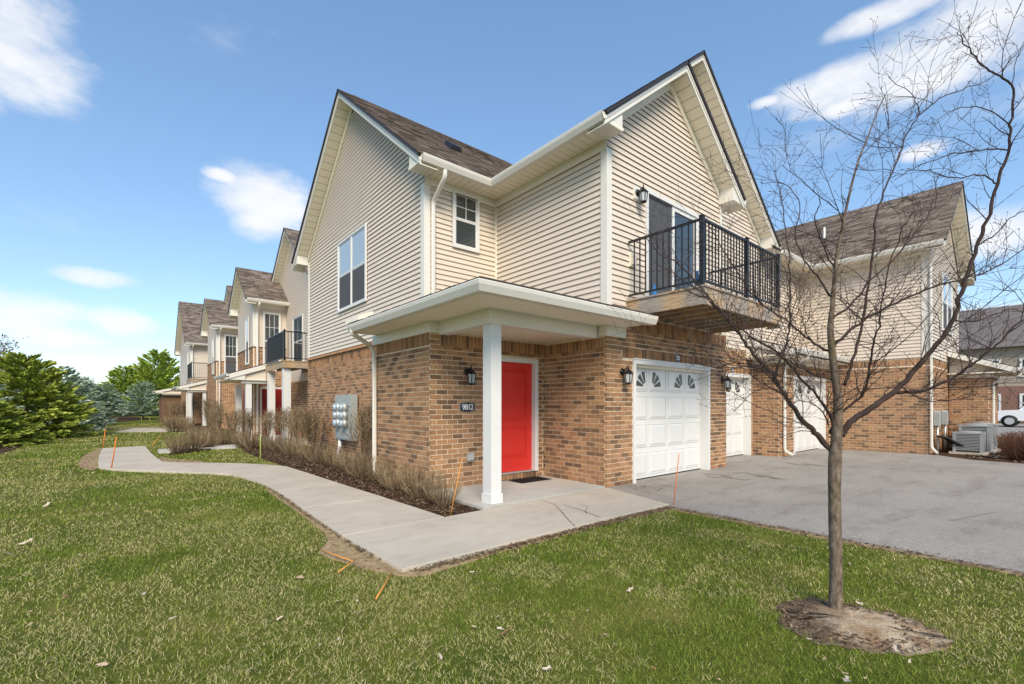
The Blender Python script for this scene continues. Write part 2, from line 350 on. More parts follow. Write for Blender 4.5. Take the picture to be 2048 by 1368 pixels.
# wall frames: 'u' walls run along X and face -Y, 'v' walls run along Y and face -X
class Fr:
    def __init__(s, kind, c): s.k = kind; s.c = c
    def p(s, a, n, z): return Vector((a, s.c - n, z)) if s.k == 'u' else Vector((s.c - n, a, z))
    def box(s, mb, a0, a1, n0, n1, z0, z1, r=0.0):
        return mb.hexa([s.p(a0, n1, z0), s.p(a1, n1, z0), s.p(a1, n0, z0), s.p(a0, n0, z0), s.p(a0, n1, z1), s.p(a1, n1, z1), s.p(a1, n0, z1), s.p(a0, n0, z1)], r)
    def ext(s, mb, prof, a0, a1, r=0.0):       # profile of (n, z) run along the wall
        return mb.prism([s.p(a0, n, z) for n, z in prof], [s.p(a1, n, z) for n, z in prof], r)
    def plate(s, mb, poly, n0, n1, r=0.0):     # polygon of (a, z) with thickness
        return mb.prism([s.p(a, n1, z) for a, z in poly], [s.p(a, n0, z) for a, z in poly], r)
    def rake(s, mb, a0, z0, a1, z1, n0, n1, drop, r=0.0):
        return s.plate(mb, [(a0, z0), (a1, z1), (a1, z1 - drop), (a0, z0 - drop)], n0, n1, r)
def span(poly, z):                             # a convex polygon's run at a height
    xs = []
    for i in range(len(poly)):
        (a0, z0), (a1, z1) = poly[i], poly[(i + 1) % len(poly)]
        if abs(z1 - z0) < 1e-9:
            if abs(z - z0) < 1e-9: xs += [a0, a1]
        elif min(z0, z1) - 1e-9 <= z <= max(z0, z1) + 1e-9: xs.append(a0 + (a1 - a0) * (z - z0) / (z1 - z0))
    return (min(xs), max(xs)) if xs else None
def cut(a0, a1, holes):
    segs = [(a0, a1)]
    for (h0, h1) in holes:
        out = []
        for (s0, s1) in segs:
            if h1 <= s0 or h0 >= s1: out.append((s0, s1)); continue
            if h0 - s0 > 0.02: out.append((s0, h0))
            if s1 - h1 > 0.02: out.append((h1, s1))
        segs = out
    return segs
EXPO = 0.1016
def siding(fr, poly, holes, parent, joined=False, mat='siding', expo=EXPO):
    z0 = min(z for _, z in poly); z1 = max(z for _, z in poly); zz = z0; J = MB()
    while zz < z1 - 0.02:
        zt = min(zz + expo + 0.006, z1 - 0.001)
        b = span(poly, zz + 1e-6); t = span(poly, zt)
        if b and t:
            hs = [(h[0], h[1]) for h in holes if h[2] < zz + expo * 0.5 < h[3]]
            for (s0, s1) in cut(b[0], b[1], hs):
                e0 = t[0] if abs(s0 - b[0]) < 1e-6 else s0
                e1 = t[1] if abs(s1 - b[1]) < 1e-6 else s1
                if e1 - e0 < 0.01: continue
                mb = J if joined else MB()
                lip, q = (.029, .025); zq = zz + .004
                A = [fr.p(s0, lip, zz), fr.p(s1, lip, zz), fr.p(e1, .006, zt), fr.p(e0, .006, zt)]
                B = [fr.p(s0, q, zz), fr.p(s1, q, zz), fr.p(e1, .002, zt), fr.p(e0, .002, zt)]
                mb.face(A); mb.face([B[1], B[0], B[3], B[2]]); mb.face([A[1], A[0], B[0], B[1]]); mb.face([A[0], A[3], B[3], B[0]]); mb.face([A[2], A[1], B[1], B[2]])
                if not joined: obj('siding_board', mb, mat, parent)
        zz += expo
    if joined: obj('siding', J, mat, parent, kind='stuff')
BL, BH, MG = 0.205, 0.081, 0.0145
def brickrects(fr, a0, a1, z0, z1, holes=(), soldiers=(), caps=True):
    """rectangles (fr, s0, s1, z0, z1); soldiers: (s0, s1, z0, z1) bands of upright bricks"""
    out = []; nh = [tuple(h) for h in holes] + [tuple(s_) for s_ in soldiers]
    row = 0; zz = z0
    while zz < z1 - 0.03:
        zt = min(zz + BH, z1)
        hs = sorted((h[0], h[1]) for h in nh if h[2] < zz + BH * 0.5 < h[3])
        for (s0, s1) in cut(a0, a1, hs):
            x = s0 - (row % 2) * BL / 2 - (0.0 if abs(s0 - a0) < 1e-6 else ((s0 - a0) % BL))
            while x < s1:
                l = max(x + MG / 2, s0 + (MG / 2 if s0 > a0 + 1e-6 else 0)); r = min(x + BL - MG / 2, s1 - (MG / 2 if s1 < a1 - 1e-6 else 0))
                if r - l > 0.025: out.append((fr, l, r, zz + MG / 2, zt - MG / 2))
                x += BL
        zz += BH; row += 1
    for (s0, s1, b0, b1) in soldiers:
        n = max(1, round((s1 - s0) / (0.067 + MG))); w = (s1 - s0) / n
        for k in range(n): out.append((fr, s0 + k * w + MG / 2, s0 + (k + 1) * w - MG / 2, b0 + MG / 2, b1 - MG / 2))
    return out
UNITBRICK = None
def lay_bricks(rects, parent, singles=300, base=0.0):
    """the bricks that show largest become objects; the rest one joined part"""
    global UNITBRICK
    if UNITBRICK is None:
        mb = MB(); mb.box(-.5, .5, -.5, .5, -.5, .5); UNITBRICK = mb.mesh('brick'); UNITBRICK.materials.append(MT['brick'])
    def size(q):
        fr, s0, s1, z0, z1 = q; p = fr.p((s0 + s1) / 2, 0, (z0 + z1) / 2); d = Vector((p.x, p.y, p.z - CAMH))
        nrm = Vector((0, -1, 0)) if fr.k == 'u' else Vector((-1, 0, 0))
        fdep = max(0.5, p.x * FW[0] + p.y * FW[1])
        xpix = CX + FPX * (p.x * RT[0] + p.y * RT[1]) / fdep
        vis = 1.0 if 0 < xpix < 2048 else 0.0
        return vis * (s1 - s0) * (z1 - z0) * max(0, -d.normalized().dot(nrm)) / d.length_squared
    order = sorted(range(len(rects)), key=lambda i: -size(rects[i]))
    J = MB()
    for k, i in enumerate(order):
        fr, s0, s1, z0, z1 = rects[i]; r = random.random(); pr = 0.008 + random.uniform(-0.0015, 0.002)
        dp = 0.045
        if k < singles:
            o = bpy.data.objects.new('brick', UNITBRICK); c = fr.p((s0 + s1) / 2, pr - dp / 2, (z0 + z1) / 2); o.location = c
            o.scale = (s1 - s0, dp, z1 - z0) if fr.k == 'u' else (dp, s1 - s0, z1 - z0)
            o.rotation_euler = (0, 0, 0); o.color = (r, 0, 0, 1); link(o, parent)
        else:
            p0, p1 = pr, pr - dp
            a = [fr.p(s0, p0, z0), fr.p(s1, p0, z0), fr.p(s1, p0, z1), fr.p(s0, p0, z1)]
            b = [fr.p(s0, p1, z0), fr.p(s1, p1, z0), fr.p(s1, p1, z1), fr.p(s0, p1, z1)]
            r = max(r, 1e-4); J.face(a, r); J.face([a[3], a[2], b[2], b[3]], r); J.face([a[0], b[0], b[1], a[1]], r); J.face([a[0], a[3], b[3], b[0]], r); J.face([a[1], b[1], b[2], a[2]], r)
    if J.f: obj('brickwork', J, 'brick', parent, kind='stuff')
def wallpanel(mb, fr, a0, a1, z0, z1, holes, n0=-0.2, n1=0.0):
    zs = sorted({z0, z1} | {min(max(h[2], z0), z1) for h in holes} | {min(max(h[3], z0), z1) for h in holes})
    for i in range(len(zs) - 1):
        hs = sorted((h[0], h[1]) for h in holes if h[2] <= zs[i] + 1e-6 and h[3] >= zs[i + 1] - 1e-6)
        for (s0, s1) in cut(a0, a1, hs): fr.box(mb, s0, s1, n0, n1, zs[i], zs[i + 1])
def shingles(mb, A, B, up, poly, expo=0.145):
    """A: origin on the eave, B: unit vector along the eave, up: unit vector up the slope, poly: convex (s, t)"""
    A = Vector(A); B = Vector(B); up = Vector(up); n = B.cross(up).normalized()
    if n.z < 0: n = -n
    t0 = min(t for _, t in poly); t1 = max(t for _, t in poly); t = t0
    while t < t1 - 0.01:
        te = min(t + expo + 0.01, t1 - 1e-5)
        b = span(poly, t + 1e-6); e = span(poly, te)
        if b and e and b[1] - b[0] > 0.02:
            L = b[1] - b[0]; cuts = [0.0]
            while cuts[-1] < L - 0.12: cuts.append(min(L, cuts[-1] + random.uniform(0.12, 0.42)))
            cuts[-1] = L
            rowr = random.uniform(-0.06, 0.06)
            for k in range(len(cuts) - 1):
                f0, f1 = cuts[k] / L, cuts[k + 1] / L; h = 0.010 + random.choice((0, 0, 0.005))
                p0 = A + B * (b[0] + L * f0) + up * t; p1 = A + B * (b[0] + L * f1) + up * t
                q0 = A + B * (e[0] + (e[1] - e[0]) * f0) + up * te; q1 = A + B * (e[0] + (e[1] - e[0]) * f1) + up * te
                r = min(1, max(0.001, random.random() ** 1.1 + rowr))
                mb.face([p0 + n * h, p1 + n * h, q1 + n * 0.002, q0 + n * 0.002], r); mb.face([p0, p1, p1 + n * h, p0 + n * h], r * 0.4 + 0.001)
        t += expo
def roofplane(parent, pts, eave_dir, name='roof', sh=None, thick=0.05):
    """pts: planar convex 3-D polygon, the first point on the eave; builds dark deck; shingles gathered in sh"""
    P = [Vector(p) for p in pts]; B = Vector(eave_dir).normalized(); nrm = None
    for i in range(1, len(P) - 1):
        nrm = (P[i] - P[0]).cross(P[i + 1] - P[0])
        if nrm.length > 1e-6: break
    nrm.normalize()
    if nrm.z < 0: nrm = -nrm
    up = nrm.cross(B).normalized()
    if up.z < 0: up = -up
    d = MB(); d.prism([p - nrm * (thick + 0.001) for p in P], [p - nrm * 0.001 for p in P]); obj(name, d, 'drip', parent)
    shingles(sh, P[0], B, up, [((p - P[0]).dot(B), (p - P[0]).dot(up)) for p in P])
GUT = [(0, 0), (0, .125), (.012, .125), (.012, .02), (.07, .02), (.105, .085), (.105, .115), (.122, .128), (.128, .118), (.118, .075), (.08, 0)]
def gutter(fr, n0, z, a0, a1, parent, m0=0, m1=0):
    """m0, m1: how an end is mitred (its place shifts by m times the distance from the fascia)"""
    m = MB(); m.prism([fr.p(a0 + m0 * n, n0 + n, z + h) for n, h in GUT], [fr.p(a1 + m1 * n, n0 + n, z + h) for n, h in GUT])
    for a, mm in ((a0, m0), (a1, m1)):
        if not mm: m.face([fr.p(a, n0 + n, z + h) for n, h in [(0, 0), (0, .12), (.122, .12), (.118, .075), (.08, 0)]])
    return obj('gutter', m, 'trim', parent)
def pipe(pts, parent, w=0.075, d=0.055, name='downspout', mat='trim'):
    m = MB(); P = [Vector(p) for p in pts]
    Q = [P[0]]
    for i in range(1, len(P) - 1):
        a = (P[i] - P[i - 1]); b = (P[i + 1] - P[i]); k = min(.07, a.length / 2, b.length / 2)
        s_, e_ = P[i] - a.normalized() * k, P[i] + b.normalized() * k
        for t in (0, .33, .67, 1): Q.append(s_ * (1 - t) ** 2 + P[i] * 2 * t * (1 - t) + e_ * t * t)
    Q.append(P[-1]); n = 8; base = 0
    ring = [(.5, .3), (.3, .5), (-.3, .5), (-.5, .3), (-.5, -.3), (-.3, -.5), (.3, -.5), (.5, -.3)]
    rows = []
    for k, p in enumerate(Q):
        dd = (Q[min(k + 1, len(Q) - 1)] - Q[max(k - 1, 0)]).normalized()
        ax = Vector((1, 0, 0)) - dd * dd.x
        if ax.length < .2: ax = Vector((0, 1, 0)) - dd * dd.y
        ax.normalize(); bx = dd.cross(ax); rows.append([p + ax * (x * w) + bx * (y * d) for x, y in ring])
    for rr in rows: m.v.extend(tuple(q) for q in rr)
    for k in range(len(rows) - 1):
        for j in range(n): m.f.append((k * n + j, k * n + (j + 1) % n, (k + 1) * n + (j + 1) % n, (k + 1) * n + j)); m.r.append(0)
    return obj(name, m, mat, parent)
def window(fr, a0, a1, z0, z1, parent, units=1, grid=None, lower='screen', upper='glass', name='window', n=0.0, case=0.06):
    m = MB()
    for (b0, b1, y0, y1) in ((a0, a1, z1 - case, z1), (a0, a1, z0, z0 + case), (a0, a0 + case, z0 + case, z1 - case), (a1 - case, a1, z0 + case, z1 - case)):
        fr.box(m, b0, b1, n, n + .035, y0, y1)
    w = (a1 - a0 - 2 * case); 
    for k in range(1, units): fr.box(m, a0 + case + w * k / units - .022, a0 + case + w * k / units + .022, n, n + .03, z0 + case, z1 - case)
    win = obj(name, m, 'white', parent)
    for k in range(units):
        l = a0 + case + w * k / units + (.022 if k else 0); r = a0 + case + w * (k + 1) / units - (.022 if k < units - 1 else 0)
        zm = (z0 + z1) / 2
        s = MB(); t_ = .028
        for (y0, y1, nn) in ((z0 + case, zm + .014, .012), (zm + .014, z1 - case, .018)):
            for (b0, b1, c0, c1) in ((l, r, y0, y0 + t_), (l, r, y1 - t_, y1), (l, l + t_, y0 + t_, y1 - t_), (r - t_, r, y0 + t_, y1 - t_)):
                fr.box(s, b0, b1, n, n + nn, c0, c1)
        obj('sash', s, 'white', win)
        g = MB(); fr.box(g, l + t_, r - t_, n + .001, n + .007, z0 + case + t_, zm + .014 - t_); obj('pane', g, lower, win)
        nx, nyy = grid if grid else (1, 1)
        gl, gr, gb, gt = l + t_, r - t_, zm + .014 + t_, z1 - case - t_
        for i in range(nx):
            for j in range(nyy):
                g = MB(); q0 = gl + (gr - gl) * i / nx; q1 = gl + (gr - gl) * (i + 1) / nx; y0 = gb + (gt - gb) * j / nyy; y1 = gb + (gt - gb) * (j + 1) / nyy
                e = .008
                fr.box(g, q0 + (e if i else 0), q1 - (e if i < nx - 1 else 0), n + .001, n + .008, y0 + (e if j else 0), y1 - (e if j < nyy - 1 else 0)); obj('pane', g, upper, win)
        if nx * nyy > 1:
            mm = MB()
            for i in range(1, nx): q = gl + (gr - gl) * i / nx; fr.box(mm, q - e, q + e, n + .001, n + .012, gb, gt)
            for j in range(1, nyy): y = gb + (gt - gb) * j / nyy; fr.box(mm, gl, gr, n + .001, n + .0115, y - e, y + e)
            obj('muntin', mm, 'white', win)
    return win
def garage_door(fr, a0, a1, z1, parent, fan=True):
    """a0..a1, z1 outer trim; the leaf sits back in the opening"""
    tr = MB(); c = .075
    fr.box(tr, a0, a1, -.20, .030, z1 - c, z1); fr.box(tr, a0, a0 + c, -.20, .030, 0.0, z1 - c); fr.box(tr, a1 - c, a1, -.20, .030, 0.0, z1 - c)
    fr.box(tr, a0 - .004, a1 + .004, 0, .045, z1, z1 + .02)
    obj('garage_door_frame', tr, 'white', parent)
    st = MB(); fr.box(st, a0 + c, a1 - c, -.145, -.10, z1 - c - .05, z1 - c); obj('weather_strip', st, 'almond', parent)
    l, r, b, t = a0 + c, a1 - c, .02, z1 - c - .01
    d = MB(); fr.box(d, l, r, -.21, -.165, b, t); door = obj('garage_door', d, 'white', parent)
    sill = MB(); fr.box(sill, l, r, -.19, -.155, .002, b - .002); obj('seal', sill, 'rubber', door)
    rows, cols = 4, 4; H = (t - b) / rows; Wd = (r - l) / cols
    for i in range(rows):
        for j in range(cols):
            p0, p1 = l + j * Wd + .055, l + (j + 1) * Wd - .055; y0, y1 = b + i * H + .07, b + (i + 1) * H - .055
            m = MB(); n0 = -.1645; e = .035
            o_ = [(p0, y0), (p1, y0), (p1, y1), (p0, y1)]; q_ = [(p0 + e, y0 + e), (p1 - e, y0 + e), (p1 - e, y1 - e), (p0 + e, y1 - e)]
            # raised field inside a sunk border
            A = [fr.p(x, n0, y) for x, y in o_]; Bq = [fr.p(x, n0 + .016, y) for x, y in q_]
            for k in range(4): m.face([A[k], A[(k + 1) % 4], Bq[(k + 1) % 4], Bq[k]])
            m.face(Bq)
            fb = .012
            for (b0, b1, c0, c1) in ((p0 - fb, p1 + fb, y0 - fb, y0 - .001), (p0 - fb, p1 + fb, y1 + .001, y1 + fb), (p0 - fb, p0 - .001, y0, y1), (p1 + .001, p1 + fb, y0, y1)): fr.box(m, b0, b1, n0, n0 + .012, c0, c1)
            obj('door_panel', m, 'white', door)
            if i == rows - 1 and fan:
                # quarter sunburst: three wedge panes opening away from the neighbour it pairs with
                mir = j % 2 == 1; R0, R1 = .085, .30
                cx = (p1 - .05) if not mir else (p0 + .05); cz = y0 + .065
                for k in range(3):
                    t0 = math.radians(4 + k * 29.5); t1 = t0 + math.radians(21)
                    g = MB(); pts = []
                    ha = min(1.0, (p1 - p0 - .07) / R1)
                    for q in range(5):
                        tt = t0 + (t1 - t0) * q / 4; pts.append((cx + (1 if mir else -1) * math.cos(tt) * R1 * ha, cz + math.sin(tt) * R1 * ha))
                    for tt in (t1, t0): pts.append((cx + (1 if mir else -1) * math.cos(tt) * R0, cz + math.sin(tt) * R0))
                    fr.plate(g, pts, n0 + .015, n0 + .021); obj('pane', g, 'glass_dark', door)
    for i in range(1, rows):
        m = MB(); fr.box(m, l + .01, r - .01, -.1648, -.1625, b + i * H - .004, b + i * H + .004); obj('section_joint', m, 'almond', door)
    return door
def text_mesh(body, size, mirror=()):
    """flat lettering as a mesh in the XZ plane, centred"""
    bodies = []
    cu = bpy.data.curves.new('lettering', 'FONT'); cu.body = body; cu.size = size; cu.extrude = 0.002; cu.align_x = 'CENTER'; cu.align_y = 'CENTER'; cu.offset = size * 0.012
    o = bpy.data.objects.new('lettering', cu); COL.objects.link(o)
    bpy.context.view_layer.update()
    me = bpy.data.meshes.new_from_object(o.evaluated_get(bpy.context.evaluated_depsgraph_get()))
    bpy.data.objects.remove(o); me.transform(Matrix.Rotation(math.pi / 2, 4, 'X')); me.materials.clear()
    return me
# ================================================================== THE SETTING
def sheet(poly, z, th=0.06):
    m = MB(); m.prism([(x, y, z - th) for x, y in poly], [(x, y, z) for x, y in poly]); return m
def in_poly(P, poly):
    x, y = P[:, 0], P[:, 1]; r = np.zeros(len(P), bool); j = len(poly) - 1
    for i in range(len(poly)):
        xi, yi = poly[i]; xj, yj = poly[j]
        with np.errstate(divide='ignore', invalid='ignore'):
            c = ((yi > y) != (yj > y)) & (x < (xj - xi) * (y - yi) / (yj - yi + 1e-12) + xi)
        r ^= c; j = i
    return r
def vnoise(x, y, s, seed=0):
    def h(i, j): 
        v = np.sin(i * 127.1 + j * 311.7 + seed * 74.7) * 43758.5453
        return v - np.floor(v)
    x = x * s; y = y * s; i = np.floor(x); j = np.floor(y); fx = x - i; fy = y - j
    fx = fx * fx * (3 - 2 * fx); fy = fy * fy * (3 - 2 * fy)
    return (h(i, j) * (1 - fx) + h(i + 1, j) * fx) * (1 - fy) + (h(i, j + 1) * (1 - fx) + h(i + 1, j + 1) * fx) * fy
def fbm(x, y, s, seed=0): return vnoise(x, y, s, seed) * .55 + vnoise(x, y, s * 2.3, seed + 3) * .28 + vnoise(x, y, s * 5.1, seed + 7) * .17
g = MB(); N = 24
rs = [0, 6, 14, 30, 60, 120, 260, 600, 1500]
ring = [[(rr * math.cos(2 * math.pi * k / N), rr * math.sin(2 * math.pi * k / N), -0.03) for k in range(N)] for rr in rs[1:]]
g.v = [(0, 0, -0.03)] + [p for q in ring for p in q]
for k in range(N):
    g.f.append((0, 1 + k, 1 + (k + 1) % N)); g.r.append(0)
    for q in range(len(ring) - 1):
        b = 1 + q * N; g.f.append((b + k, b + N + k, b + N + (k + 1) % N, b + (k + 1) % N)); g.r.append(0)
struct('ground', g, 'ground')
# driveway: its left edge is ragged, it runs up to the garages
edge = []
y = 3.55
while y > -26:
    edge.append((5.80 + random.uniform(-.025, .025), y)); y -= 0.35
DRIVE = edge + [(5.8, -26), (16.6, -26), (16.45, -2), (16.35, 0.2), (16.6, 1.6), (17.42, 2.35), (17.42, 6.2), (6.9, 6.2), (6.22, 4.93), (5.9, 3.62)]
drive = struct('driveway', sheet(DRIVE, 0.0, 0.08), 'asphalt')
# sidewalk: separate concrete slabs with open joints
SLABS = []
def slab_run(left, right, n):
    for k in range(n):
        def lerp(L, t):
            t = t * (len(L) - 1); i = min(int(t), len(L) - 2); f = t - i; return (L[i][0] * (1 - f) + L[i + 1][0] * f, L[i][1] * (1 - f) + L[i + 1][1] * f)
        e = 0.009; t0, t1 = k / n, (k + 1) / n
        a, b_, c, d_ = Vector(lerp(left, t0)), Vector(lerp(left, t1)), Vector(lerp(right, t1)), Vector(lerp(right, t0))
        mid = [Vector(lerp(left, (t0 + t1) / 2)), Vector(lerp(right, (t0 + t1) / 2))]
        dn = ((b_ + c) - (a + d_)).normalized() * e
        SLABS.append([tuple(a + dn), tuple(mid[0]), tuple(b_ - dn), tuple(c - dn), tuple(mid[1]), tuple(d_ + dn)])
SLABS.append([(1.79, 3.61), (1.765, 4.93), (3.03, 4.93), (2.99, 3.61)])
SLABS.append([(3.002, 3.61), (3.042, 4.945), (4.38, 4.955), (4.37, 3.62)])
SLABS.append([(4.382, 3.62), (4.392, 4.955), (6.19, 4.965), (5.83, 3.57), (5.1, 3.60)])
slab_run([(1.765, 4.943), (1.80, 6.3), (1.86, 7.6), (1.86, 8.75), (1.80, 9.8), (1.62, 10.75)], [(3.03, 4.943), (2.99, 6.2), (2.92, 7.6), (2.86, 9.0), (2.82, 10.2), (2.76, 11.3)], 4)
slab_run([(1.62, 10.75), (1.18, 11.45), (0.62, 12.1), (0.12, 12.7), (-0.28, 13.25), (-0.5, 13.9)], [(2.76, 11.3), (2.45, 12.05), (1.98, 12.72), (1.45, 13.25), (1.06, 13.62), (0.66, 14.2)], 3)
slab_run([(-0.5, 13.9), (-0.55, 15.0), (-0.6, 17.0), (-0.62, 19.8)], [(0.66, 14.2), (0.60, 15.2), (0.52, 17.0), (0.45, 20.0)], 3)
slab_run([(-0.5, 31.5), (0.6, 31.0), (2.2, 30.6)], [(0.3, 35.5), (1.2, 35.0), (2.6, 33.0)], 2)
m = MB(); m.prism([(1.8, 3.63, -.06), (5.8, 3.63, -.06), (5.8, 4.9, -.06), (1.8, 4.9, -.06)], [(1.8, 3.63, -.03), (5.8, 3.63, -.03), (5.8, 4.9, -.03), (1.8, 4.9, -.03)])
walk = struct('sidewalk', m, 'mulchbed')
for s_ in SLABS:
    mm = MB(); t = 0.012 + random.uniform(-.002, .003)
    k = len(s_); cx_ = sum(p[0] for p in s_) / k; cy_ = sum(p[1] for p in s_) / k
    ins = [(cx_ + (p[0] - cx_) * .996, cy_ + (p[1] - cy_) * .996) for p in s_]
    mm.prism([(p[0], p[1], -.08) for p in s_], [(p[0], p[1], t - .006) for p in s_]); mm.prism([(p[0], p[1], t - .0061) for p in s_], [(p[0], p[1], t) for p in ins])
    obj('slab', mm, 'concrete', walk)
# hairline cracks in the slab by the driveway
def crack(pts, w=0.008):
    m = MB(); P = [gz(*p) for p in pts]
    for i in range(len(P) - 1):
        d = (P[i + 1] - P[i]).normalized(); a = Vector((-d.y, d.x, 0)) * w * random.uniform(.3, .6); b = Vector((-d.y, d.x, 0)) * w * random.uniform(.3, .6)
        m.face([(*(P[i] - a)[:2], .0185), (*(P[i + 1] - b)[:2], .0185), (*(P[i + 1] + b)[:2], .0185), (*(P[i] + a)[:2], .0185)])
    obj('crack', m, 'acdark', walk)
crack([(1085, 1003), (1110, 1012), (1127, 1030), (1140, 1046), (1150, 1055)]); crack([(1127, 1012), (1160, 1022), (1200, 1037)]); crack([(1162, 1012), (1175, 1016), (1171, 1024), (1173, 1030)], .006)
PORCH = [(3.66, 5.0), (6.20, 5.0), (6.20, 6.6), (3.66, 6.6)]
struct('porch_slab', sheet(PORCH, 0.03, 0.12), 'porchslab')
ps2 = [(4.2, 17.4), (5.6, 17.4), (5.6, 22.9), (3.0, 22.9), (3.0, 20.6), (4.2, 20.6)]
struct('patio_slab', sheet(ps2, 0.02, 0.1), 'concrete')
# stains and cracks in the asphalt
MT['stain'] = plain('damp_asphalt', (0.215, 0.196, 0.178), .9, .25, 14, .5, 150, spec=.2)
def drive_mark(name, px, z, n=1.0):
    P = [gz(x, y) for x, y in px]; m = MB(); L, R_ = [], []
    for i, p in enumerate(P):
        d = (P[min(i + 1, len(P) - 1)] - P[max(i - 1, 0)]).normalized(); a = Vector((-d.y, d.x, 0)); w = n * random.uniform(.5, 1.2) * (0.25 if i in (0, len(P) - 1) else 1)
        L.append((p.x + a.x * w, p.y + a.y * w, z)); R_.append((p.x - a.x * w, p.y - a.y * w, z))
    for i in range(len(P) - 1): m.face([L[i], L[i + 1], R_[i + 1], R_[i]])
    obj(name, m, 'stain', drive)
for k, (x, y, l) in enumerate(((1432, 950, 34), (1455, 956, 46), (1500, 948, 38), (1540, 955, 30), (1620, 930, 50))):
    drive_mark('stain', [(x + l * t + random.uniform(-3, 3), y + random.uniform(-1.5, 1.5) + t * 4) for t in np.linspace(-1, 1, 9)], .0022 + k * .0004, .055)
drive_mark('crack', [(1255, 968), (1290, 985), (1330, 993), (1372, 1012), (1400, 1018)], .006, .004); drive_mark('crack', [(1760, 1050), (1830, 1030), (1900, 1042), (1990, 1025), (2047, 1030)], .0064, .004); drive_mark('crack', [(1560, 1000), (1640, 985), (1720, 990), (1800, 968)], .0068, .004)
# planting beds
BED1 = [(3.06, 4.98), (3.63, 5.02), (3.63, 6.5), (3.75, 6.55), (3.75, 8.6), (4.43, 8.6), (4.43, 17.4), (3.0, 18.4), (2.75, 16.2), (2.72, 13.5), (2.80, 11.5), (2.88, 9.2), (2.96, 7.4), (3.03, 6.0)]
BED2 = [(0.9, 16.3), (1.6, 16.9), (2.6, 18.2), (3.6, 18.9), (4.2, 20.2), (3.0, 21), (2.4, 23), (2.0, 21.5), (1.2, 19.3)]
BED3 = [(-9, 14), (-3.4, 17.2), (-2.85, 19.4), (-2.8, 25), (-2.5, 39), (-1.7, 47), (2.4, 60), (0, 75), (-18, 75), (-18, 14)]
BED4 = [(16.5, -9), (16.45, -2), (16.35, 0.2), (16.6, 1.6), (17.42, 2.35), (17.42, 2.52), (24, 2.52), (27, 1), (27, -9)]
BED5 = [(2.2, 30.5), (4.0, 29.5), (4.0, 45), (2.6, 45), (2.4, 36), (2.7, 33)]
struct('planting_bed', sheet(BED1, -0.002), 'mulchbed'); struct('planting_bed', sheet(BED2, -0.006), 'mulchbed'); struct('planting_bed', sheet(BED3, -0.008), 'mulchbed')
struct('planting_bed', sheet(BED4, 0.004), 'mulchbed'); struct('planting_bed', sheet(BED5, -0.006), 'mulchbed')
RINGC = (3.60, 0.86)
def blob(cx, cy, pts): return [(cx + x, cy + y) for x, y in pts]
DARKRING = [(3.56, 1.42), (3.95, 1.28), (4.02, 1.0), (4.08, .72), (3.90, .42), (3.55, .46), (3.25, .72), (3.10, 1.05), (3.28, 1.30)]
SOILPATCH = [(3.62, 1.02), (3.82, 1.04), (3.93, .88), (3.95, .68), (3.80, .50), (3.56, .53), (3.40, .68), (3.38, .85)]
def smoothpoly(P, n=6):
    out = []; k = len(P)
    for i in range(k):
        p0, p1, p2, p3 = [np.array(P[(i + q) % k]) for q in (-1, 0, 1, 2)]
        for t in np.linspace(0, 1, n, endpoint=False):
            out.append(tuple(.5 * (2 * p1 + (p2 - p0) * t + (2 * p0 - 5 * p1 + 4 * p2 - p3) * t * t + (3 * p1 - p0 - 3 * p2 + p3) * t ** 3) + rng.normal(0, .008, 2)))
    return out
DARKRING = [(3.64 + (x - 3.64) * .86, .90 + (y - .90) * .86 - .02) for x, y in DARKRING]; DARKRING = [(x + rng.normal(0, .022), y + rng.normal(0, .022)) for x, y in smoothpoly(DARKRING)]; SOILPATCH = smoothpoly(SOILPATCH)
def ring_mat():
    m, nt, b = newmat('chips_and_sandy_soil')
    g_ = nt.nodes.new('ShaderNodeNewGeometry'); d = nt.nodes.new('ShaderNodeVectorMath'); d.operation = 'DISTANCE'; nt.links.new(g_.outputs['Position'], d.inputs[0]); d.inputs[1].default_value = (3.70, .74, 0)
    f = noise(nt, 9, 6, .7); f2 = noise(nt, 45, 5, .75); f3 = noise(nt, 5, 3, .5)
    k = nmath(nt, 'ADD', d.outputs['Value'], nmath(nt, 'MULTIPLY', nmath(nt, 'SUBTRACT', f, .5), .42))
    t = ramp(nt, k, [(.22, (1, 1, 1)), (.42, (0, 0, 0))])
    sand = ramp(nt, f3, [(.35, (.36, .235, .14)), (.65, (.62, .50, .36))]); dark = ramp(nt, f2, [(.3, (.10, .068, .048)), (.7, (.30, .22, .15))])
    h = ramp(nt, f2, [(.25, (.7, .7, .7)), (.75, (1.25, 1.25, 1.25))])
    nt.links.new(mixcol(nt, 1, mixcol(nt, t, dark, sand), h, 'MULTIPLY'), b.inputs['Base Color']); b.inputs['Roughness'].default_value = 1; b.inputs['Specular IOR Level'].default_value = .05
    bump(nt, b, f2, .9, .02); return m
MT['ringsoil'] = ring_mat()
def mound(poly, z, h):
    m = MB(); c = np.mean(np.array(poly), 0); rings = [1, .8, .55, .3]; V = []
    for q in rings: V += [(c[0] + (x - c[0]) * q, c[1] + (y - c[1]) * q, z + h * (1 - q * q) + random.uniform(-.004, .004)) for x, y in poly]
    k = len(poly); m.v = V + [(c[0], c[1], z + h)]
    for q in range(3):
        for i in range(k): m.f.append((q * k + i, q * k + (i + 1) % k, (q + 1) * k + (i + 1) % k, (q + 1) * k + i)); m.r.append(0)
    for i in range(k): m.f.append((3 * k + i, 3 * k + (i + 1) % k, 4 * k)); m.r.append(0)
    return m
struct('tree_ring', mound(DARKRING, -0.028, .035), 'ringsoil', True)
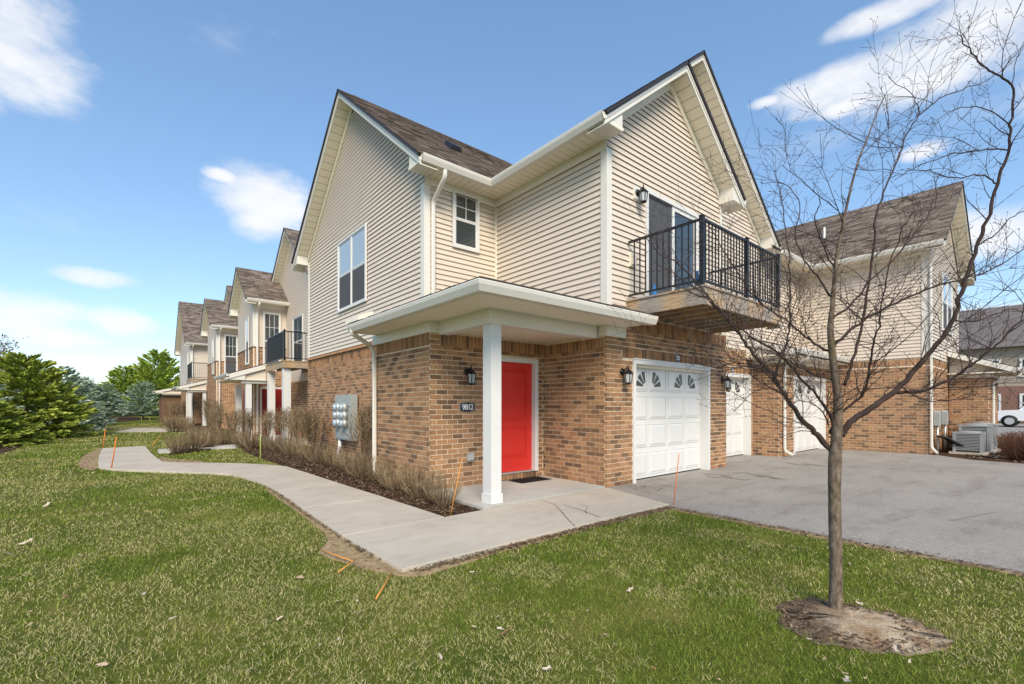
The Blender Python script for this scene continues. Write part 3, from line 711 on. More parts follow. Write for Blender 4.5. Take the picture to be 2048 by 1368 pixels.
# bare edges along the walk where the turf has been scraped back
DRY = [smoothpoly([(1.42, 4.62), (1.62, 4.95), (1.70, 5.6), (1.74, 6.9), (1.80, 8.7), (1.95, 8.6), (1.9, 5.0), (1.86, 3.7), (2.5, 3.58), (3.0, 3.58), (2.9, 3.52), (2.2, 3.46), (1.80, 3.48), (1.62, 3.85), (1.50, 4.2)], 3),
       [(2.9, 3.65), (5.86, 3.65), (5.84, 3.47), (5.0, 3.5), (4.0, 3.52), (2.9, 3.5)],
       [(5.66, 3.5), (5.86, 3.5), (5.86, -12), (5.68, -12), (5.72, 0.5)],
       smoothpoly([(-0.5, 14.0), (-0.45, 19.9), (-0.7, 20.2), (-.95, 17.5), (-.85, 14.6)], 3), [(-2.7, 36), (2.5, 36.4), (2.4, 38.6), (-2.5, 38.4)],
       smoothpoly([(0.6, 14.3), (0.7, 14.0), (1.15, 13.75), (1.5, 13.4), (1.4, 14.1), (.9, 15.2), (.7, 16)], 3)]
for d_ in DRY: struct('bare_verge', sheet(d_, -0.020, .008), 'drygrass')
# ------------------------------------------------------------------ lawn: single blades, uncountable
def grass():
    P = []; Wd = []; Hh = []
    for (d0, d1, dens, w, h) in ((1.3, 4.2, 5000, .0034, .035), (4.2, 7.5, 2600, .0048, .037), (7.5, 13, 950, .0075, .045), (13, 24, 300, .014, .05), (24, 46, 75, .03, .055)):
        A = math.radians(112) / 2 * (d1 * d1 - d0 * d0); n = int(A * dens)
        r = np.sqrt(rng.uniform(d0 * d0, d1 * d1, n)); t = rng.uniform(-math.radians(56), math.radians(56), n) + ANG
        p = np.stack([r * np.cos(t), r * np.sin(t)], 1); ok = p[:, 0] < 5.84
        for poly in [s_ for s_ in SLABS] + [BED1, BED2, BED3, BED5, PORCH, ps2]: ok &= ~in_poly(p, poly)
        ok &= ~((p[:, 0] > 3.7) & (p[:, 1] > 4.9)) & ~((p[:, 0] > 1.78) & (p[:, 0] < 5.85) & (p[:, 1] > 3.6) & (p[:, 1] < 5))
        thin = np.ones(n)
        for poly in [DARKRING] + DRY:
            q = in_poly(p, poly); thin[q] = np.clip((np.hypot(p[q, 0] - 3.62, p[q, 1] - .9) - .24) * 2.0 + (fbm(p[q, 0], p[q, 1], 7, 4) - .55) * 1.6, .03, .7) if poly is DARKRING else .26
        thin[in_poly(p, SOILPATCH)] = .03
        ok &= rng.random(n) < thin
        cl = fbm(p[:, 0], p[:, 1], 3.0, 11); ok &= rng.random(n) < (0.45 + cl * 1.0)
        p = p[ok]; P.append(p); Wd.append(np.full(len(p), w)); Hh.append(np.full(len(p), h))
    P = np.concatenate(P); Wd = np.concatenate(Wd); Hh = np.concatenate(Hh); n = len(P)
    big = fbm(P[:, 0], P[:, 1], .7, 1); mid = fbm(P[:, 0], P[:, 1], 2.6, 5); fine = fbm(P[:, 0], P[:, 1], 11, 9)
    dry = np.clip((big - .47) * 3.4 + (mid - .47) * 3.0 + (fine - .48) * 1.8 + .52, 0, 1)
    isdry = rng.random(n) < np.clip(dry * .80 + .08, .05, .85)
    col = np.where(isdry, .62 + .38 * rng.random(n), np.clip(.08 + .42 * rng.random(n) + (dry - .4) * .22, 0.005, .6))
    hgt = Hh * rng.uniform(.45, 1.15, n) * np.where(isdry, .62, 1.0) * (.75 + .6 * mid)
    az = rng.uniform(0, 2 * np.pi, n); lean = np.where(isdry, rng.uniform(.5, 2.2, n), rng.uniform(.15, 1.1, n))
    dx, dy = np.cos(az), np.sin(az); ww = Wd * rng.uniform(.6, 1.2, n)
    V = np.zeros((n, 5, 3), np.float32)
    fa = rng.uniform(0, 2 * np.pi, n); sx, sy = np.cos(fa), np.sin(fa)
    z0 = -0.032
    for k, (hh, ll, wk) in enumerate(((0, 0, 1), (0, 0, -1), (.6, .35, .8), (.6, .35, -.8), (1, 1, 0))):
        V[:, k, 0] = P[:, 0] + dx * lean * hgt * ll + sx * ww * .5 * wk
        V[:, k, 1] = P[:, 1] + dy * lean * hgt * ll + sy * ww * .5 * wk
        V[:, k, 2] = z0 + hgt * hh
    me = bpy.data.meshes.new('lawn_grass'); me.vertices.add(n * 5); me.vertices.foreach_set('co', V.ravel())
    b = (np.arange(n) * 5)[:, None]
    loops = np.concatenate([b + np.array([0, 1, 3, 2]), b + np.array([2, 3, 4])], 1).ravel().astype(np.int32)
    me.loops.add(n * 7); me.loops.foreach_set('vertex_index', loops)
    st = np.stack([np.arange(n) * 7, np.arange(n) * 7 + 4], 1).ravel().astype(np.int32); tot = np.tile(np.array([4, 3], np.int32), n)
    me.polygons.add(n * 2); me.polygons.foreach_set('loop_start', st); me.polygons.foreach_set('loop_total', tot)
    a = me.attributes.new('rnd', 'FLOAT', 'FACE'); a.data.foreach_set('value', np.repeat(col, 2).astype(np.float32))
    me.update(calc_edges=True)
    o = obj('lawn_grass', me, 'grass'); o['kind'] = 'stuff'; o['label'] = 'patchy green and straw coloured lawn grass'
    print('grass blades', n)
grass()
# ------------------------------------------------------------------ mulch chips and litter
def chips(name, poly, n, size, z, label, bias=0.0, mat='chips'):
    P = np.array(poly); lo, hi = P.min(0), P.max(0); p = rng.uniform(lo, hi, (n, 2)); p = p[in_poly(p, poly)]
    m = MB()
    for x, y in p:
        l = size * random.uniform(.5, 1.6); w = l * random.uniform(.15, .5); a = random.uniform(0, 6.28); t = random.uniform(-.5, .5); c, s_ = math.cos(a), math.sin(a); zz = z + random.uniform(0, size * .5)
        r = min(1, max(.001, random.random() + bias))
        m.face([(x + c * l + s_ * w, y + s_ * l - c * w, zz + t * l), (x + c * l - s_ * w, y + s_ * l + c * w, zz + t * l), (x - c * l - s_ * w, y - s_ * l + c * w, zz - t * l), (x - c * l + s_ * w, y - s_ * l - c * w, zz - t * l)], r)
    o = obj(name, m, mat); o['kind'] = 'stuff'; o['label'] = label
chips('bark_mulch', BED1, 16000, .022, 0.004, 'brown bark mulch along the brick wall')
chips('bark_mulch', BED2, 2500, .04, 0.0, 'brown bark mulch beside the shrub row')
chips('bark_mulch', DARKRING, 1100, .011, -0.008, 'dark wood chips round the bare tree')
chips('bark_mulch', [(-6, 15.5), (-3.3, 17.5), (-2.8, 20), (-2.75, 40), (-6, 40)], 5000, .06, 0.0, 'dark mulch under the spruces')
chips('bark_mulch', [(16.5, -3), (16.4, .2), (16.7, 1.6), (22, 2.4), (22, -3)], 4000, .04, 0.008, 'brown mulch beside the air conditioners')
chips('edge_litter', [(1.70, 4.0), (1.82, 4.0), (1.88, 7.0), (1.92, 9.5), (1.84, 9.5), (1.76, 7.0)], 1500, .013, -.006, 'dark crumbs along the edge of the walk')
chips('edge_litter', [(1.85, 3.50), (5.8, 3.44), (5.8, 3.60), (1.85, 3.62)], 1500, .012, -.01, 'dark crumbs between the walk and the turf')
chips('edge_litter', [(5.68, 3.4), (5.86, 3.4), (5.86, -6), (5.70, -6)], 1800, .014, -.006, 'gravel crumbs along the asphalt edge', .2)
for d_ in DRY: chips('edge_litter', d_, 700, .013, -.016, 'dry bits of thatch on the bare verge', .15)
chips('drive_litter', [(6.3, 4.2), (7.2, 4.2), (7.4, 4.9), (6.3, 4.9)], 90, .012, .004, 'small crumbs beside the garage corner', .1)
# ================================================================== THE NEAR TOWNHOUSE
H1 = thing('townhouse', (4.45, 8.0, 0), 'beige sided and brown brick townhouse with red door in the foreground', 'house', 'attached townhouses')
RZ = 5.97; SL = 0.8                      # height of the roof edge, slope
FG, FGAR, FREC, FPO = Fr('v', 4.45), Fr('u', 4.97), Fr('u', 5.68), Fr('u', 6.51)
FBL, FGS, FWW = Fr('v', 3.73), Fr('v', 6.21), Fr('u', 8.01)
VL = 15.45; VR = 11.70                   # far end and ridge of the big left gable
core = MB()
core.box(4.46, 13.5, 8.58, VL - .01, 0, 2.86); core.box(3.95, 6.0, 6.75, 8.57, 0, 2.72)
core.box(6.42, 10.0, 5.2, 8.57, 0, 2.98); core.box(10.0, 13.5, 5.9, 8.57, 0, 2.9)
core.prism([(4.46, 8.02, 2.86), (4.46, VL - .01, 2.86), (4.46, VL - .01, 6.15), (4.46, VR, 9.08), (4.46, 8.02, 6.15)], [(13.9, 8.02, 2.86), (13.9, VL - .01, 2.86), (13.9, VL - .01, 6.15), (13.9, VR, 9.08), (13.9, 8.02, 6.15)])
core.prism([(6.22, 5.69, 2.9), (13.92, 5.69, 2.9), (13.92, 5.69, 6.15), (10.07, 5.69, 9.24), (6.22, 5.69, 6.15)], [(6.22, 11.6, 2.9), (13.92, 11.6, 2.9), (13.92, 11.6, 6.15), (10.07, 11.6, 9.24), (6.22, 11.6, 6.15)])
core.prism([(6.22, 4.98, 2.98), (10.19, 4.98, 2.98), (10.19, 4.98, 6.1), (8.12, 4.98, 7.7), (6.22, 4.98, 6.1)], [(6.22, 5.7, 2.98), (10.19, 5.7, 2.98), (10.19, 5.7, 6.1), (8.12, 5.7, 7.7), (6.22, 5.7, 6.1)])
obj('wall_core', core, 'core', H1)
# --- masonry: mortar bed behind the single bricks
DZ = 2.22
D1, D2, DE = (6.93, 9.69, 0, DZ), (10.72, 13.40, 0, DZ), (4.93, 6.03, .02, 2.26)
mort = MB()
wallpanel(mort, FGAR, 6.21, 10.46, 0, 3.0, [D1]); wallpanel(mort, Fr('v', 6.21), 5.17, 6.71, 0, 2.75, [])
wallpanel(mort, FREC, 10.46, 13.55, 0, 2.89, [D2]); wallpanel(mort, FPO, 3.73, 6.20, .02, 2.75, [DE])
wallpanel(mort, FBL, 6.71, 8.60, 0, 2.75, [], -.2); wallpanel(mort, Fr('v', 4.41), 8.60, VL, 0, 2.80, [])
mort.box(10.26, 10.46, 5.17, 5.9, 0, 3.0)
mort.box(3.731, 4.41, 8.401, 8.60, 0, 2.75)
obj('mortar_bed', mort, 'mortar', H1)
R = []
R += brickrects(FGAR, 6.202, 10.468, 0, 2.98, [D1], [(6.64, 9.98, DZ + .005, DZ + .205), (6.90, 10.468, 2.72, 2.975)])
R += brickrects(FGS, 5.01, 6.50, 0.03, 2.55, [], [(5.01, 6.50, 2.35, 2.55)])
R += brickrects(FREC, 10.47, 13.54, 0, 2.87, [D2], [(10.6, 13.52, DZ + .005, DZ + .205)])
R += brickrects(FPO, 3.722, 6.20, 0.03, 2.57, [(DE[0] + .0, DE[1], .14, DE[3])], [(3.9, 6.2, 2.35, 2.57), (DE[0], DE[1], .035, .14)])
R += brickrects(FBL, 6.555, 8.60, 0, 2.57, [], [(6.555, 8.60, 2.36, 2.57)])
R += brickrects(Fr('v', 4.41), 8.64, VL, 0, 2.79, [], [(8.64, VL, 2.585, 2.79)])
lay_bricks(R, H1, 300)
cap = MB(); FC = Fr('v', 4.41)
n_ = int((VL - 8.6) / .075)
for k in range(n_):
    a = 8.6 + k * .075; c0 = random.random() * .6 + .35
    FC.ext(cap, [(-.03, 2.795), (.055, 2.795), (.05, 2.83), (-.03, 2.885)], a + .004, a + .071, c0)
obj('brick_ledge', cap, 'brick', H1, kind='stuff')
cm_ = MB(); FC.ext(cm_, [(-.03, 2.795), (.045, 2.795), (.042, 2.825), (-.03, 2.878)], 8.6, VL); obj('ledge_mortar', cm_, 'mortar', H1)
# --- siding, course by course
WB = (10.76, 12.70, 3.90, 5.78)          # wide window in the left gable
siding(FG, [(8.01, 2.90), (VL, 2.90), (VL, 5.98), (VR, 9.00), (8.01, 6.02)], [WB], H1)
WS = (5.06, 5.72, 4.61, 5.78)
siding(FWW, [(4.47, 3.2), (6.21, 3.2), (6.21, 5.72), (4.47, 5.72)], [WS], H1)
siding(FGS, [(4.97, 2.85), (8.01, 2.85), (8.01, 5.72), (4.97, 5.72)], [], H1)
DB = (7.29, 9.14, 3.24, 5.36)            # balcony door
siding(FGAR, [(6.21, 3.02), (10.19, 3.02), (10.19, 5.95), (8.12, 7.62), (6.21, 6.05)], [DB], H1)
siding(FREC, [(10.2, 2.90), (13.93, 2.90), (13.93, 6.05), (10.2, 9.06)], [], H1)
siding(FREC, [(8.12, 7.66), (10.07, 9.16), (10.2, 9.06), (10.2, 6.2)], [], H1)
# --- corner boards, friezes, rake trims
def corner(a, b, z0, z1, sx=-1, sy=-1, w=.10, parent=None):
    m = MB(); m.box(a - .036, a + w, b - .036, b - .001, z0, z1); m.box(a - .036, a - .001, b - .0005, b + w, z0, z1); return obj('corner_board', m, 'trim', parent)
corner(4.45, 8.01, 2.9, 5.72, parent=H1); corner(6.21, 4.97, 2.9, 5.72, parent=H1)
m = MB(); FG.box(m, VL - .09, VL + .02, .0, .038, 2.9, 5.9); obj('corner_board', m, 'trim', H1)
m = MB(); FGAR.box(m, 10.12, 10.20, .018, .042, 3.0, 5.9); m.box(10.19, 10.215, 4.94, 5.68, 2.95, 5.9); obj('corner_board', m, 'trim', H1)
m = MB(); m.box(6.165, 6.235, 7.955, 8.008, 3.2, 5.72); obj('inside_corner', m, 'almond', H1)
m = MB(); FWW.box(m, 4.43, 6.19, .028, .05, 5.70, 5.86); obj('frieze', m, 'trim', H1)
m = MB(); FGS.box(m, 4.94, 7.985, .028, .05, 5.70, 5.86); obj('frieze', m, 'trim', H1)
OV, RK = 0.44, 0.35
# soffits and gutters along the eaves
m = MB(); m.box(4.45 - RK, 6.21 - OV, 8.01 - OV, 8.01, 5.86, 5.90); obj('soffit', m, 'soffit_x', H1)
m = MB(); m.box(6.21 - OV, 6.21, 4.97 - RK, 8.01, 5.8605, 5.9); obj('soffit', m, 'soffit_y', H1)
m = MB(); FWW.box(m, 4.45 - RK, 6.21 - OV, OV, OV + .022, 5.84, 6.0); obj('fascia', m, 'trim', H1)
m = MB(); FGS.box(m, 4.97 - RK, 8.01 - OV, OV, OV + .022, 5.84, 6.0); obj('fascia', m, 'trim', H1)
gutter(FWW, OV + .022, 5.835, 4.45 - RK, 6.21 - OV - .022, H1, m1=-1); gutter(FGS, OV + .022, 5.835, 4.97 - RK - .02, 8.01 - OV - .022, H1, m1=-1)
# gable ends: rake board, soffit under the rake, trim on the wall, boxed return
def gable_end(fr, a0, ar, a1, zr, parent, rk=RK, ov=.5, ret=(True, True), sm='soffit_z', drop=.17, start=None):
    e0, e1 = (a0 - ov) if start is None else start, a1 + ov
    z0 = zr - (ar - e0) * SL; z1 = zr - (e1 - ar) * SL
    for (p, zp) in ((e0, z0), (e1, z1)):
        m = MB(); fr.rake(m, p, zp - .066, ar, zr - .066, rk - .005, rk + .022, drop - .04); fr.rake(m, p, zp - .068, ar, zr - .068, rk + .0225, rk + .034, .05); obj('rake_board', m, 'trim', parent)
        m = MB(); fr.rake(m, p, zp - drop - .004, ar, zr - drop - .004, 0, rk - .006, .02); obj('rake_soffit', m, sm, parent)
        wall = (a0 if start is None else start) if p < ar else a1
        zw = zr - abs(ar - wall) * SL
        m = MB(); fr.rake(m, wall, zw - drop - .03, ar, zr - drop - .03, .018, .045, .15); obj('rake_trim', m, 'trim' if p < ar else 'almond', parent)
    if ret[0]:
        m = MB(); fr.plate(m, [(e0 + .04, 5.845), (a0 - .03, 5.845), (a0 - .03, z0 + (a0 - .03 - e0) * SL - drop), (e0 + .04, z0 - .07)], 0.02, rk - .002); obj('eave_return', m, 'trim', parent)
    if ret[1]:
        m = MB(); fr.plate(m, [(a1 + .03, 5.845), (e1 - .04, 5.845), (e1 - .04, z1 - .07), (a1 + .03, z1 + (e1 - a1 - .03) * SL - drop)], 0.02, rk - .002); obj('eave_return', m, 'trim', parent)
ZR1 = RZ + SL * (VR - 7.51)
gable_end(FG, 8.01, VR, VL, ZR1, H1)
gable_end(FGAR, 6.21, 8.12, 10.05, RZ + SL * (8.12 - 5.71), H1)
ZR2 = RZ + SL * (10.07 - 5.71)
gable_end(FREC, 6.21, 10.07, 13.93, ZR2, H1, ret=(False, True), start=8.25)
# roof planes
SHN = MB(); u0 = 4.45 - RK - .065; zR1 = ZR1; vE = 7.49; vB = 15.95
roofplane(H1, [(u0, vE, RZ), (5.71, vE, RZ), (9.9, VR, zR1), (u0, VR, zR1)], (1, 0, 0), sh=SHN)
roofplane(H1, [(u0, vB, RZ), (13.8, vB, RZ), (13.8, VR, zR1), (u0, VR, zR1)], (1, 0, 0), sh=SHN)
v1 = 4.97 - RK - .065; v2 = 5.68 - RK - .065; zg1 = RZ + SL * (8.12 - 5.71)
roofplane(H1, [(5.69, v1, RZ), (5.69, 7.49, RZ), (8.12, 9.92, zg1), (8.12, v1, zg1)], (0, 1, 0), sh=SHN)
roofplane(H1, [(8.121, v2, zg1), (8.121, 9.92, zg1), (10.07, 11.87, ZR2), (10.07, v2, ZR2)], (0, 1, 0), sh=SHN)
roofplane(H1, [(10.55, v1, RZ), (10.55, 5.66, RZ), (8.12, 5.66, zg1), (8.12, v1, zg1)], (0, 1, 0), sh=SHN)
roofplane(H1, [(14.45, v2, RZ), (14.45, 12.0, RZ), (10.07, 12.0, ZR2), (10.07, v2, ZR2)], (0, 1, 0), sh=SHN)
obj('shingles', SHN, 'shingle', H1, kind='stuff')
m = MB(); m.prism([(u0 + .4, VR - .12, zR1 - .085), (u0 + .4, VR, zR1 + .025), (u0 + .4, VR + .12, zR1 - .085)], [(9.6, VR - .12, zR1 - .085), (9.6, VR, zR1 + .025), (9.6, VR + .12, zR1 - .085)]); obj('ridge_cap', m, 'shingle', H1)
# roof vent
vz = RZ + SL * (9.55 - 7.49)
m = MB(); m.prism([(5.95, 9.42, vz - .08), (6.25, 9.42, vz - .08), (6.25, 9.75, vz + .16), (5.95, 9.75, vz + .16)], [(5.98, 9.40, vz + .02), (6.22, 9.40, vz + .02), (6.22, 9.72, vz + .26), (5.98, 9.72, vz + .26)]); obj('roof_vent', m, 'black', H1)
# gutter run of the front gable's right eave, and the wing's right eave
m = MB(); m.box(10.22, 10.50, 4.64, 5.67, 5.852, 5.88); obj('soffit', m, 'soffit_y', H1)
m = MB(); m.box(10.505, 10.53, 4.62, 5.67, 5.84, 6.0); m.box(10.535, 10.65, 4.60, 5.67, 5.86, 5.98); obj('gutter', m, 'trim', H1)
m = MB(); m.box(14.40, 14.42, 5.33, 6.6, 5.84, 6.0); m.box(14.425, 14.54, 5.3, 5.55, 5.86, 5.98); obj('gutter', m, 'trim', H1)
# windows
window(FG, *WB, H1, units=2, lower='screen', upper='glass_blind', n=.032)
window(FWW, *WS, H1, units=1, grid=(2, 2), lower='glass', upper='glass', n=.032)
# downspouts
pipe([(4.60, 7.50, 5.86), (4.60, 7.50, 5.70), (4.60, 7.935, 5.38), (4.60, 7.935, 3.15)], H1)
pipe([(3.13, 8.30, 2.80), (3.13, 8.30, 2.70), (3.62, 8.52, 2.50), (3.665, 8.56, 2.35), (3.665, 8.56, 0.05)], H1)
# --- porch: hip roof on one post
PU, PV, PZ, PS = 3.20, 4.42, 2.905, 0.34
def pz(d): return PZ + PS * d
SHP = MB()
e_ = .07
roofplane(H1, [(PU - e_, PV - e_, pz(-e_)), (PU - e_, 8.50, pz(-e_)), (4.44, 8.50, pz(4.44 - PU)), (4.44, PV + (4.44 - PU), pz(4.44 - PU))], (0, 1, 0), sh=SHP, name='porch_roof')
roofplane(H1, [(4.441, PV + 1.241, pz(1.241)), (4.441, 8.0, pz(1.241)), (6.2, 8.0, pz(3.0)), (6.2, PV + 3.0, pz(3.0))], (0, 1, 0), sh=SHP, name='porch_roof')
roofplane(H1, [(PU - e_, PV - e_, pz(-e_)), (6.20, PV - e_, pz(-e_)), (6.20, PV + 3.0, pz(3.0))], (1, 0, 0), sh=SHP, name='porch_roof')
roofplane(H1, [(6.201, PV - e_, pz(-e_)), (6.66, PV - e_, pz(-e_)), (6.66, 4.955, pz(4.955 - PV)), (6.201, 4.955, pz(4.955 - PV))], (1, 0, 0), sh=SHP, name='porch_roof')
obj('porch_shingles', SHP, 'shingle', H1, kind='stuff')
m = MB(); m.box(PU + .03, 6.64, PV + .03, 5.10, 2.74, 2.77); obj('porch_soffit', m, 'almond', H1)
m = MB(); m.box(PU + .03, 3.83, 5.1005, 8.50, 2.74, 2.77); obj('porch_soffit', m, 'almond', H1)
m = MB(); m.box(3.93, 6.2, 5.15, 6.50, 2.60, 2.63); obj('porch_ceiling', m, 'almond', H1)
FEAV, FEAL = Fr('u', PV), Fr('v', PU)
m = MB(); m.box(PU, 6.66, PV, PV + .022, 2.72, 2.865); obj('porch_fascia', m, 'trim', H1)
m = MB(); m.box(PU, PU + .022, PV + .0225, 8.50, 2.72, 2.865); obj('porch_fascia', m, 'trim', H1)
gutter(FEAV, .0, 2.725, PU, 6.70, H1, m0=-1); gutter(FEAL, .0, 2.725, PV, 8.42, H1, m0=-1)
m = MB(); m.prism([(PU + .02, 8.51, 2.74), (4.42, 8.51, 2.74), (4.42, 8.51, 3.20), (PU + .02, 8.51, 2.84)], [(PU + .02, 8.53, 2.74), (4.42, 8.53, 2.74), (4.42, 8.53, 3.20), (PU + .02, 8.53, 2.84)]); obj('porch_end_board', m, 'trim', H1)
m = MB(); m.prism([(3.12, 8.0, 2.90), (3.40, 8.0, 2.99), (3.40, 8.6, 2.99), (3.12, 8.6, 2.90)], [(3.12, 8.0, 2.98), (3.40, 8.0, 3.09), (3.40, 8.6, 3.09), (3.12, 8.6, 2.98)]); obj('roof_end_cap', m, 'almond', H1)
# beams, frieze boxes, post
m = MB(); m.box(3.83, 6.09, 5.08, 5.27, 2.53, 2.739); m.box(3.83, 6.09, 5.075, 5.0795, 2.56, 2.70); obj('porch_beam', m, 'trim', H1)
m = MB(); m.box(3.83, 4.02, 5.2705, 6.44, 2.53, 2.739); obj('porch_beam', m, 'trim', H1)
m = MB(); m.box(3.665, 3.95, 6.44, 6.55, 2.56, 2.739); m.box(3.665, 3.725, 6.5505, 8.66, 2.56, 2.739); obj('frieze_box', m, 'trim', H1)
m = MB(); m.box(6.12, 6.66, 4.90, 5.25, 2.56, 2.739); obj('frieze_box', m, 'trim', H1)
m = MB(); m.box(3.86, 4.04, 5.09, 5.28, .03, 2.529); m.box(3.845, 4.055, 5.075, 5.295, .031, .16); obj('porch_post', m, 'white', H1)
# entry door: panelled leaf in a moulded frame
m = MB()
for (a0, a1, z0, z1) in ((DE[0], DE[1], DE[3] - .075, DE[3]), (DE[0], DE[0] + .075, .15, DE[3] - .075), (DE[1] - .075, DE[1], .15, DE[3] - .075)):
    FPO.box(m, a0, a1, -.12, .035, z0, z1)
FPO.box(m, DE[1] - .03, DE[1], .0355, .05, .15, DE[3]); FPO.box(m, DE[0], DE[1] - .0305, .0355, .05, DE[3] - .03, DE[3]); obj('door_frame', m, 'white', H1)
m = MB(); FPO.box(m, DE[0] + .075, DE[1] - .075, -.12, .02, .145, .17); obj('threshold', m, 'galv', H1)
dl, dr, db, dt = DE[0] + .08, DE[1] - .08, .175, DE[3] - .08
m = MB(); FPO.box(m, dl, dr, -.10, -.055, db, dt); door = obj('entry_door', m, 'red', H1)
for (z0, z1) in ((db + .27, db + .80), (db + .97, dt - .14)):
    m = MB(); p0, p1 = dl + .15, dr - .15
    A = [FPO.p(x, -.0545, y) for x, y in ((p0, z0), (p1, z0), (p1, z1), (p0, z1))]; Bq = [FPO.p(x, -.040, y) for x, y in ((p0 + .05, z0 + .05), (p1 - .05, z0 + .05), (p1 - .05, z1 - .05), (p0 + .05, z1 - .05))]
    for k in range(4): m.face([A[k], A[(k + 1) % 4], Bq[(k + 1) % 4], Bq[k]])
    m.face(Bq)
    for (b0, b1, c0, c1) in ((p0 - .02, p1 + .02, z0 - .02, z0 - .001), (p0 - .02, p1 + .02, z1 + .001, z1 + .02), (p0 - .02, p0 - .001, z0, z1), (p1 + .001, p1 + .02, z0, z1)): FPO.box(m, b0, b1, -.0545, -.044, c0, c1)
    obj('door_panel', m, 'red', door)
m = MB(); c = FPO.p(dl + .07, -.02, 1.10); m.tube([c + Vector((0, .035, 0)), c, c - Vector((0, .03, 0))], [.022, .012, .028], 10); obj('door_knob', m, 'silver', door)
garage_door(FGAR, D1[0], D1[1], DZ, H1); garage_door(FREC, D2[0], D2[1], DZ, H1)
# --- sliding balcony door
m = MB(); a0, a1, z0, z1 = DB
for (p0, p1, y0, y1) in ((a0, a1, z1 - .07, z1), (a0, a0 + .06, z0, z1 - .07), (a1 - .06, a1, z0, z1 - .07)): FGAR.box(m, p0, p1, 0, .06, y0, y1)
sd_ = obj('sliding_door', m, 'white', H1); mid = (a0 + a1) / 2
m = MB()
for (p0, p1) in ((mid - .03, mid + .05), (a1 - .12, a1 - .06)): FGAR.box(m, p0, p1, .001, .035, z0, z1 - .07)
FGAR.box(m, mid + .05, a1 - .12, .001, .035, z1 - .15, z1 - .07); FGAR.box(m, mid + .05, a1 - .12, .001, .035, z0, z0 + .10); obj('sash', m, 'white', sd_)
m = MB(); FGAR.box(m, mid + .05, a1 - .12, .002, .012, z0 + .10, z1 - .15); obj('pane', m, 'glass', sd_)
m = MB(); FGAR.box(m, a0 + .06, mid - .03, .002, .010, z0, z1 - .07); obj('pane', m, 'screen', sd_)
m = MB(); FGAR.box(m, a0 + .06, mid - .03, .0105, .022, z1 - .11, z1 - .07); FGAR.box(m, mid - .16, mid - .03, .0105, .022, z0, z1 - .11); FGAR.box(m, a0 + .062, a0 + .075, .023, .05, 3.55, 3.75); obj('screen_frame', m, 'screen', sd_)
# --- balcony
def balcony(fr, x0, x1, y0, y1, zb, zt, zr, parent, posts, pitch=.105, boards='y', side_pitch=.105, right=True):
    """deck between x0..x1, y0 (outer) .. y1 (wall)"""
    m = MB(); t = .045
    m.box(x0, x1, y0, y0 + t, zb, zt - .03); m.box(x0, x0 + t, y0 + t + .0005, y1, zb, zt - .03); m.box(x1 - t, x1, y0 + t + .0005, y1, zb, zt - .03)
    bal = obj('balcony', m, 'wood', parent)
    k = x0 + .4
    while k < x1 - .2:
        q = MB(); q.box(k, k + .04, y0 + t + .001, y1, zb + .03, zt - .031); obj('joist', q, 'wood', bal); k += .4
    k = y0 - .02
    while k < y1 - .05:
        q = MB(); q.box(x0 - .02, x1 + .02, k, min(k + .137, y1 - .002), zt - .029, zt); obj('deck_board', q, 'wood', bal); k += .143
    yf = y0 + .06; xl = x0 + .05; xr = x1 - .06
    for (px_, py_) in posts:
        q = MB(); q.box(px_ - .032, px_ + .032, py_ - .032, py_ + .032, zt + .001, zr + .03); q.prism([(px_ - .04, py_ - .04, zr + .03), (px_ + .04, py_ - .04, zr + .03), (px_ + .04, py_ + .04, zr + .03), (px_ - .04, py_ + .04, zr + .03)], [(px_ - .015, py_ - .015, zr + .055), (px_ + .015, py_ - .015, zr + .055), (px_ + .015, py_ + .015, zr + .055), (px_ - .015, py_ + .015, zr + .055)]); obj('railing_post', q, 'black', bal)
    runs = [((xl, yf), (xr, yf), pitch), ((xl, yf), (xl, y1 - .02), side_pitch)]
    if right: runs.append(((xr, yf), (xr, y1 - .02), side_pitch))
    for (p, q_, pt) in runs:
        for (zc, hh, ww) in ((zr - .015, .035, .042), (zt + .09, .03, .03)):
            q = MB(); q.beam((p[0], p[1], zc), (q_[0], q_[1], zc), ww, hh); obj('rail', q, 'black', bal)
        L = math.hypot(q_[0] - p[0], q_[1] - p[1]); n = int(L / pt)
        for i in range(1, n + 1):
            f = i * pt / L
            if f > .985: break
            x, y = p[0] + (q_[0] - p[0]) * f, p[1] + (q_[1] - p[1]) * f
            q = MB(); q.box(x - .0085, x + .0085, y - .0085, y + .0085, zt + .076, zr - .02); obj('baluster', q, 'black', bal)
    return bal
bal = balcony(FGAR, 6.72, 9.72, 3.52, 4.945, 2.94, 3.23, 4.27, H1, [(6.77, 3.58), (8.30, 3.58), (9.66, 3.58)], side_pitch=.112)
m = MB(); m.box(9.722, 9.80, 3.56, 3.80, 2.90, 3.25); obj('bracket', m, 'galv', bal)
for (x, y) in ((7.05, 4.60), (6.85, 3.70), (9.45, 3.9)):
    m = MB(); m.lathe((x, y, 3.235), [(.03, 0), (.05, .06), (.045, .14), (.02, .2), (.02, .26)], 9); tag(obj('blue_bottle', m, 'blue', None, True), {7.05: 'small blue plastic bottle by the sliding balcony door', 6.85: 'small blue bottle beside the corner post of the balcony', 9.45: 'blue plastic bottle at the far end of the balcony'}[x], 'bottle', 'blue bottles on the balcony')
m = MB(); FGAR.box(m, 6.80, 6.95, .02, .06, 3.85, 4.10); FGAR.box(m, 6.83, 6.92, .0605, .10, 3.88, 4.05); obj('outlet_box', m, 'almond', H1)
m = MB(); FPO.box(m, 4.40, 4.52, .008, .07, .46, .58); FPO.box(m, 4.42, 4.50, .0705, .10, .48, .55); obj('vent_hood', m, 'galv', H1)
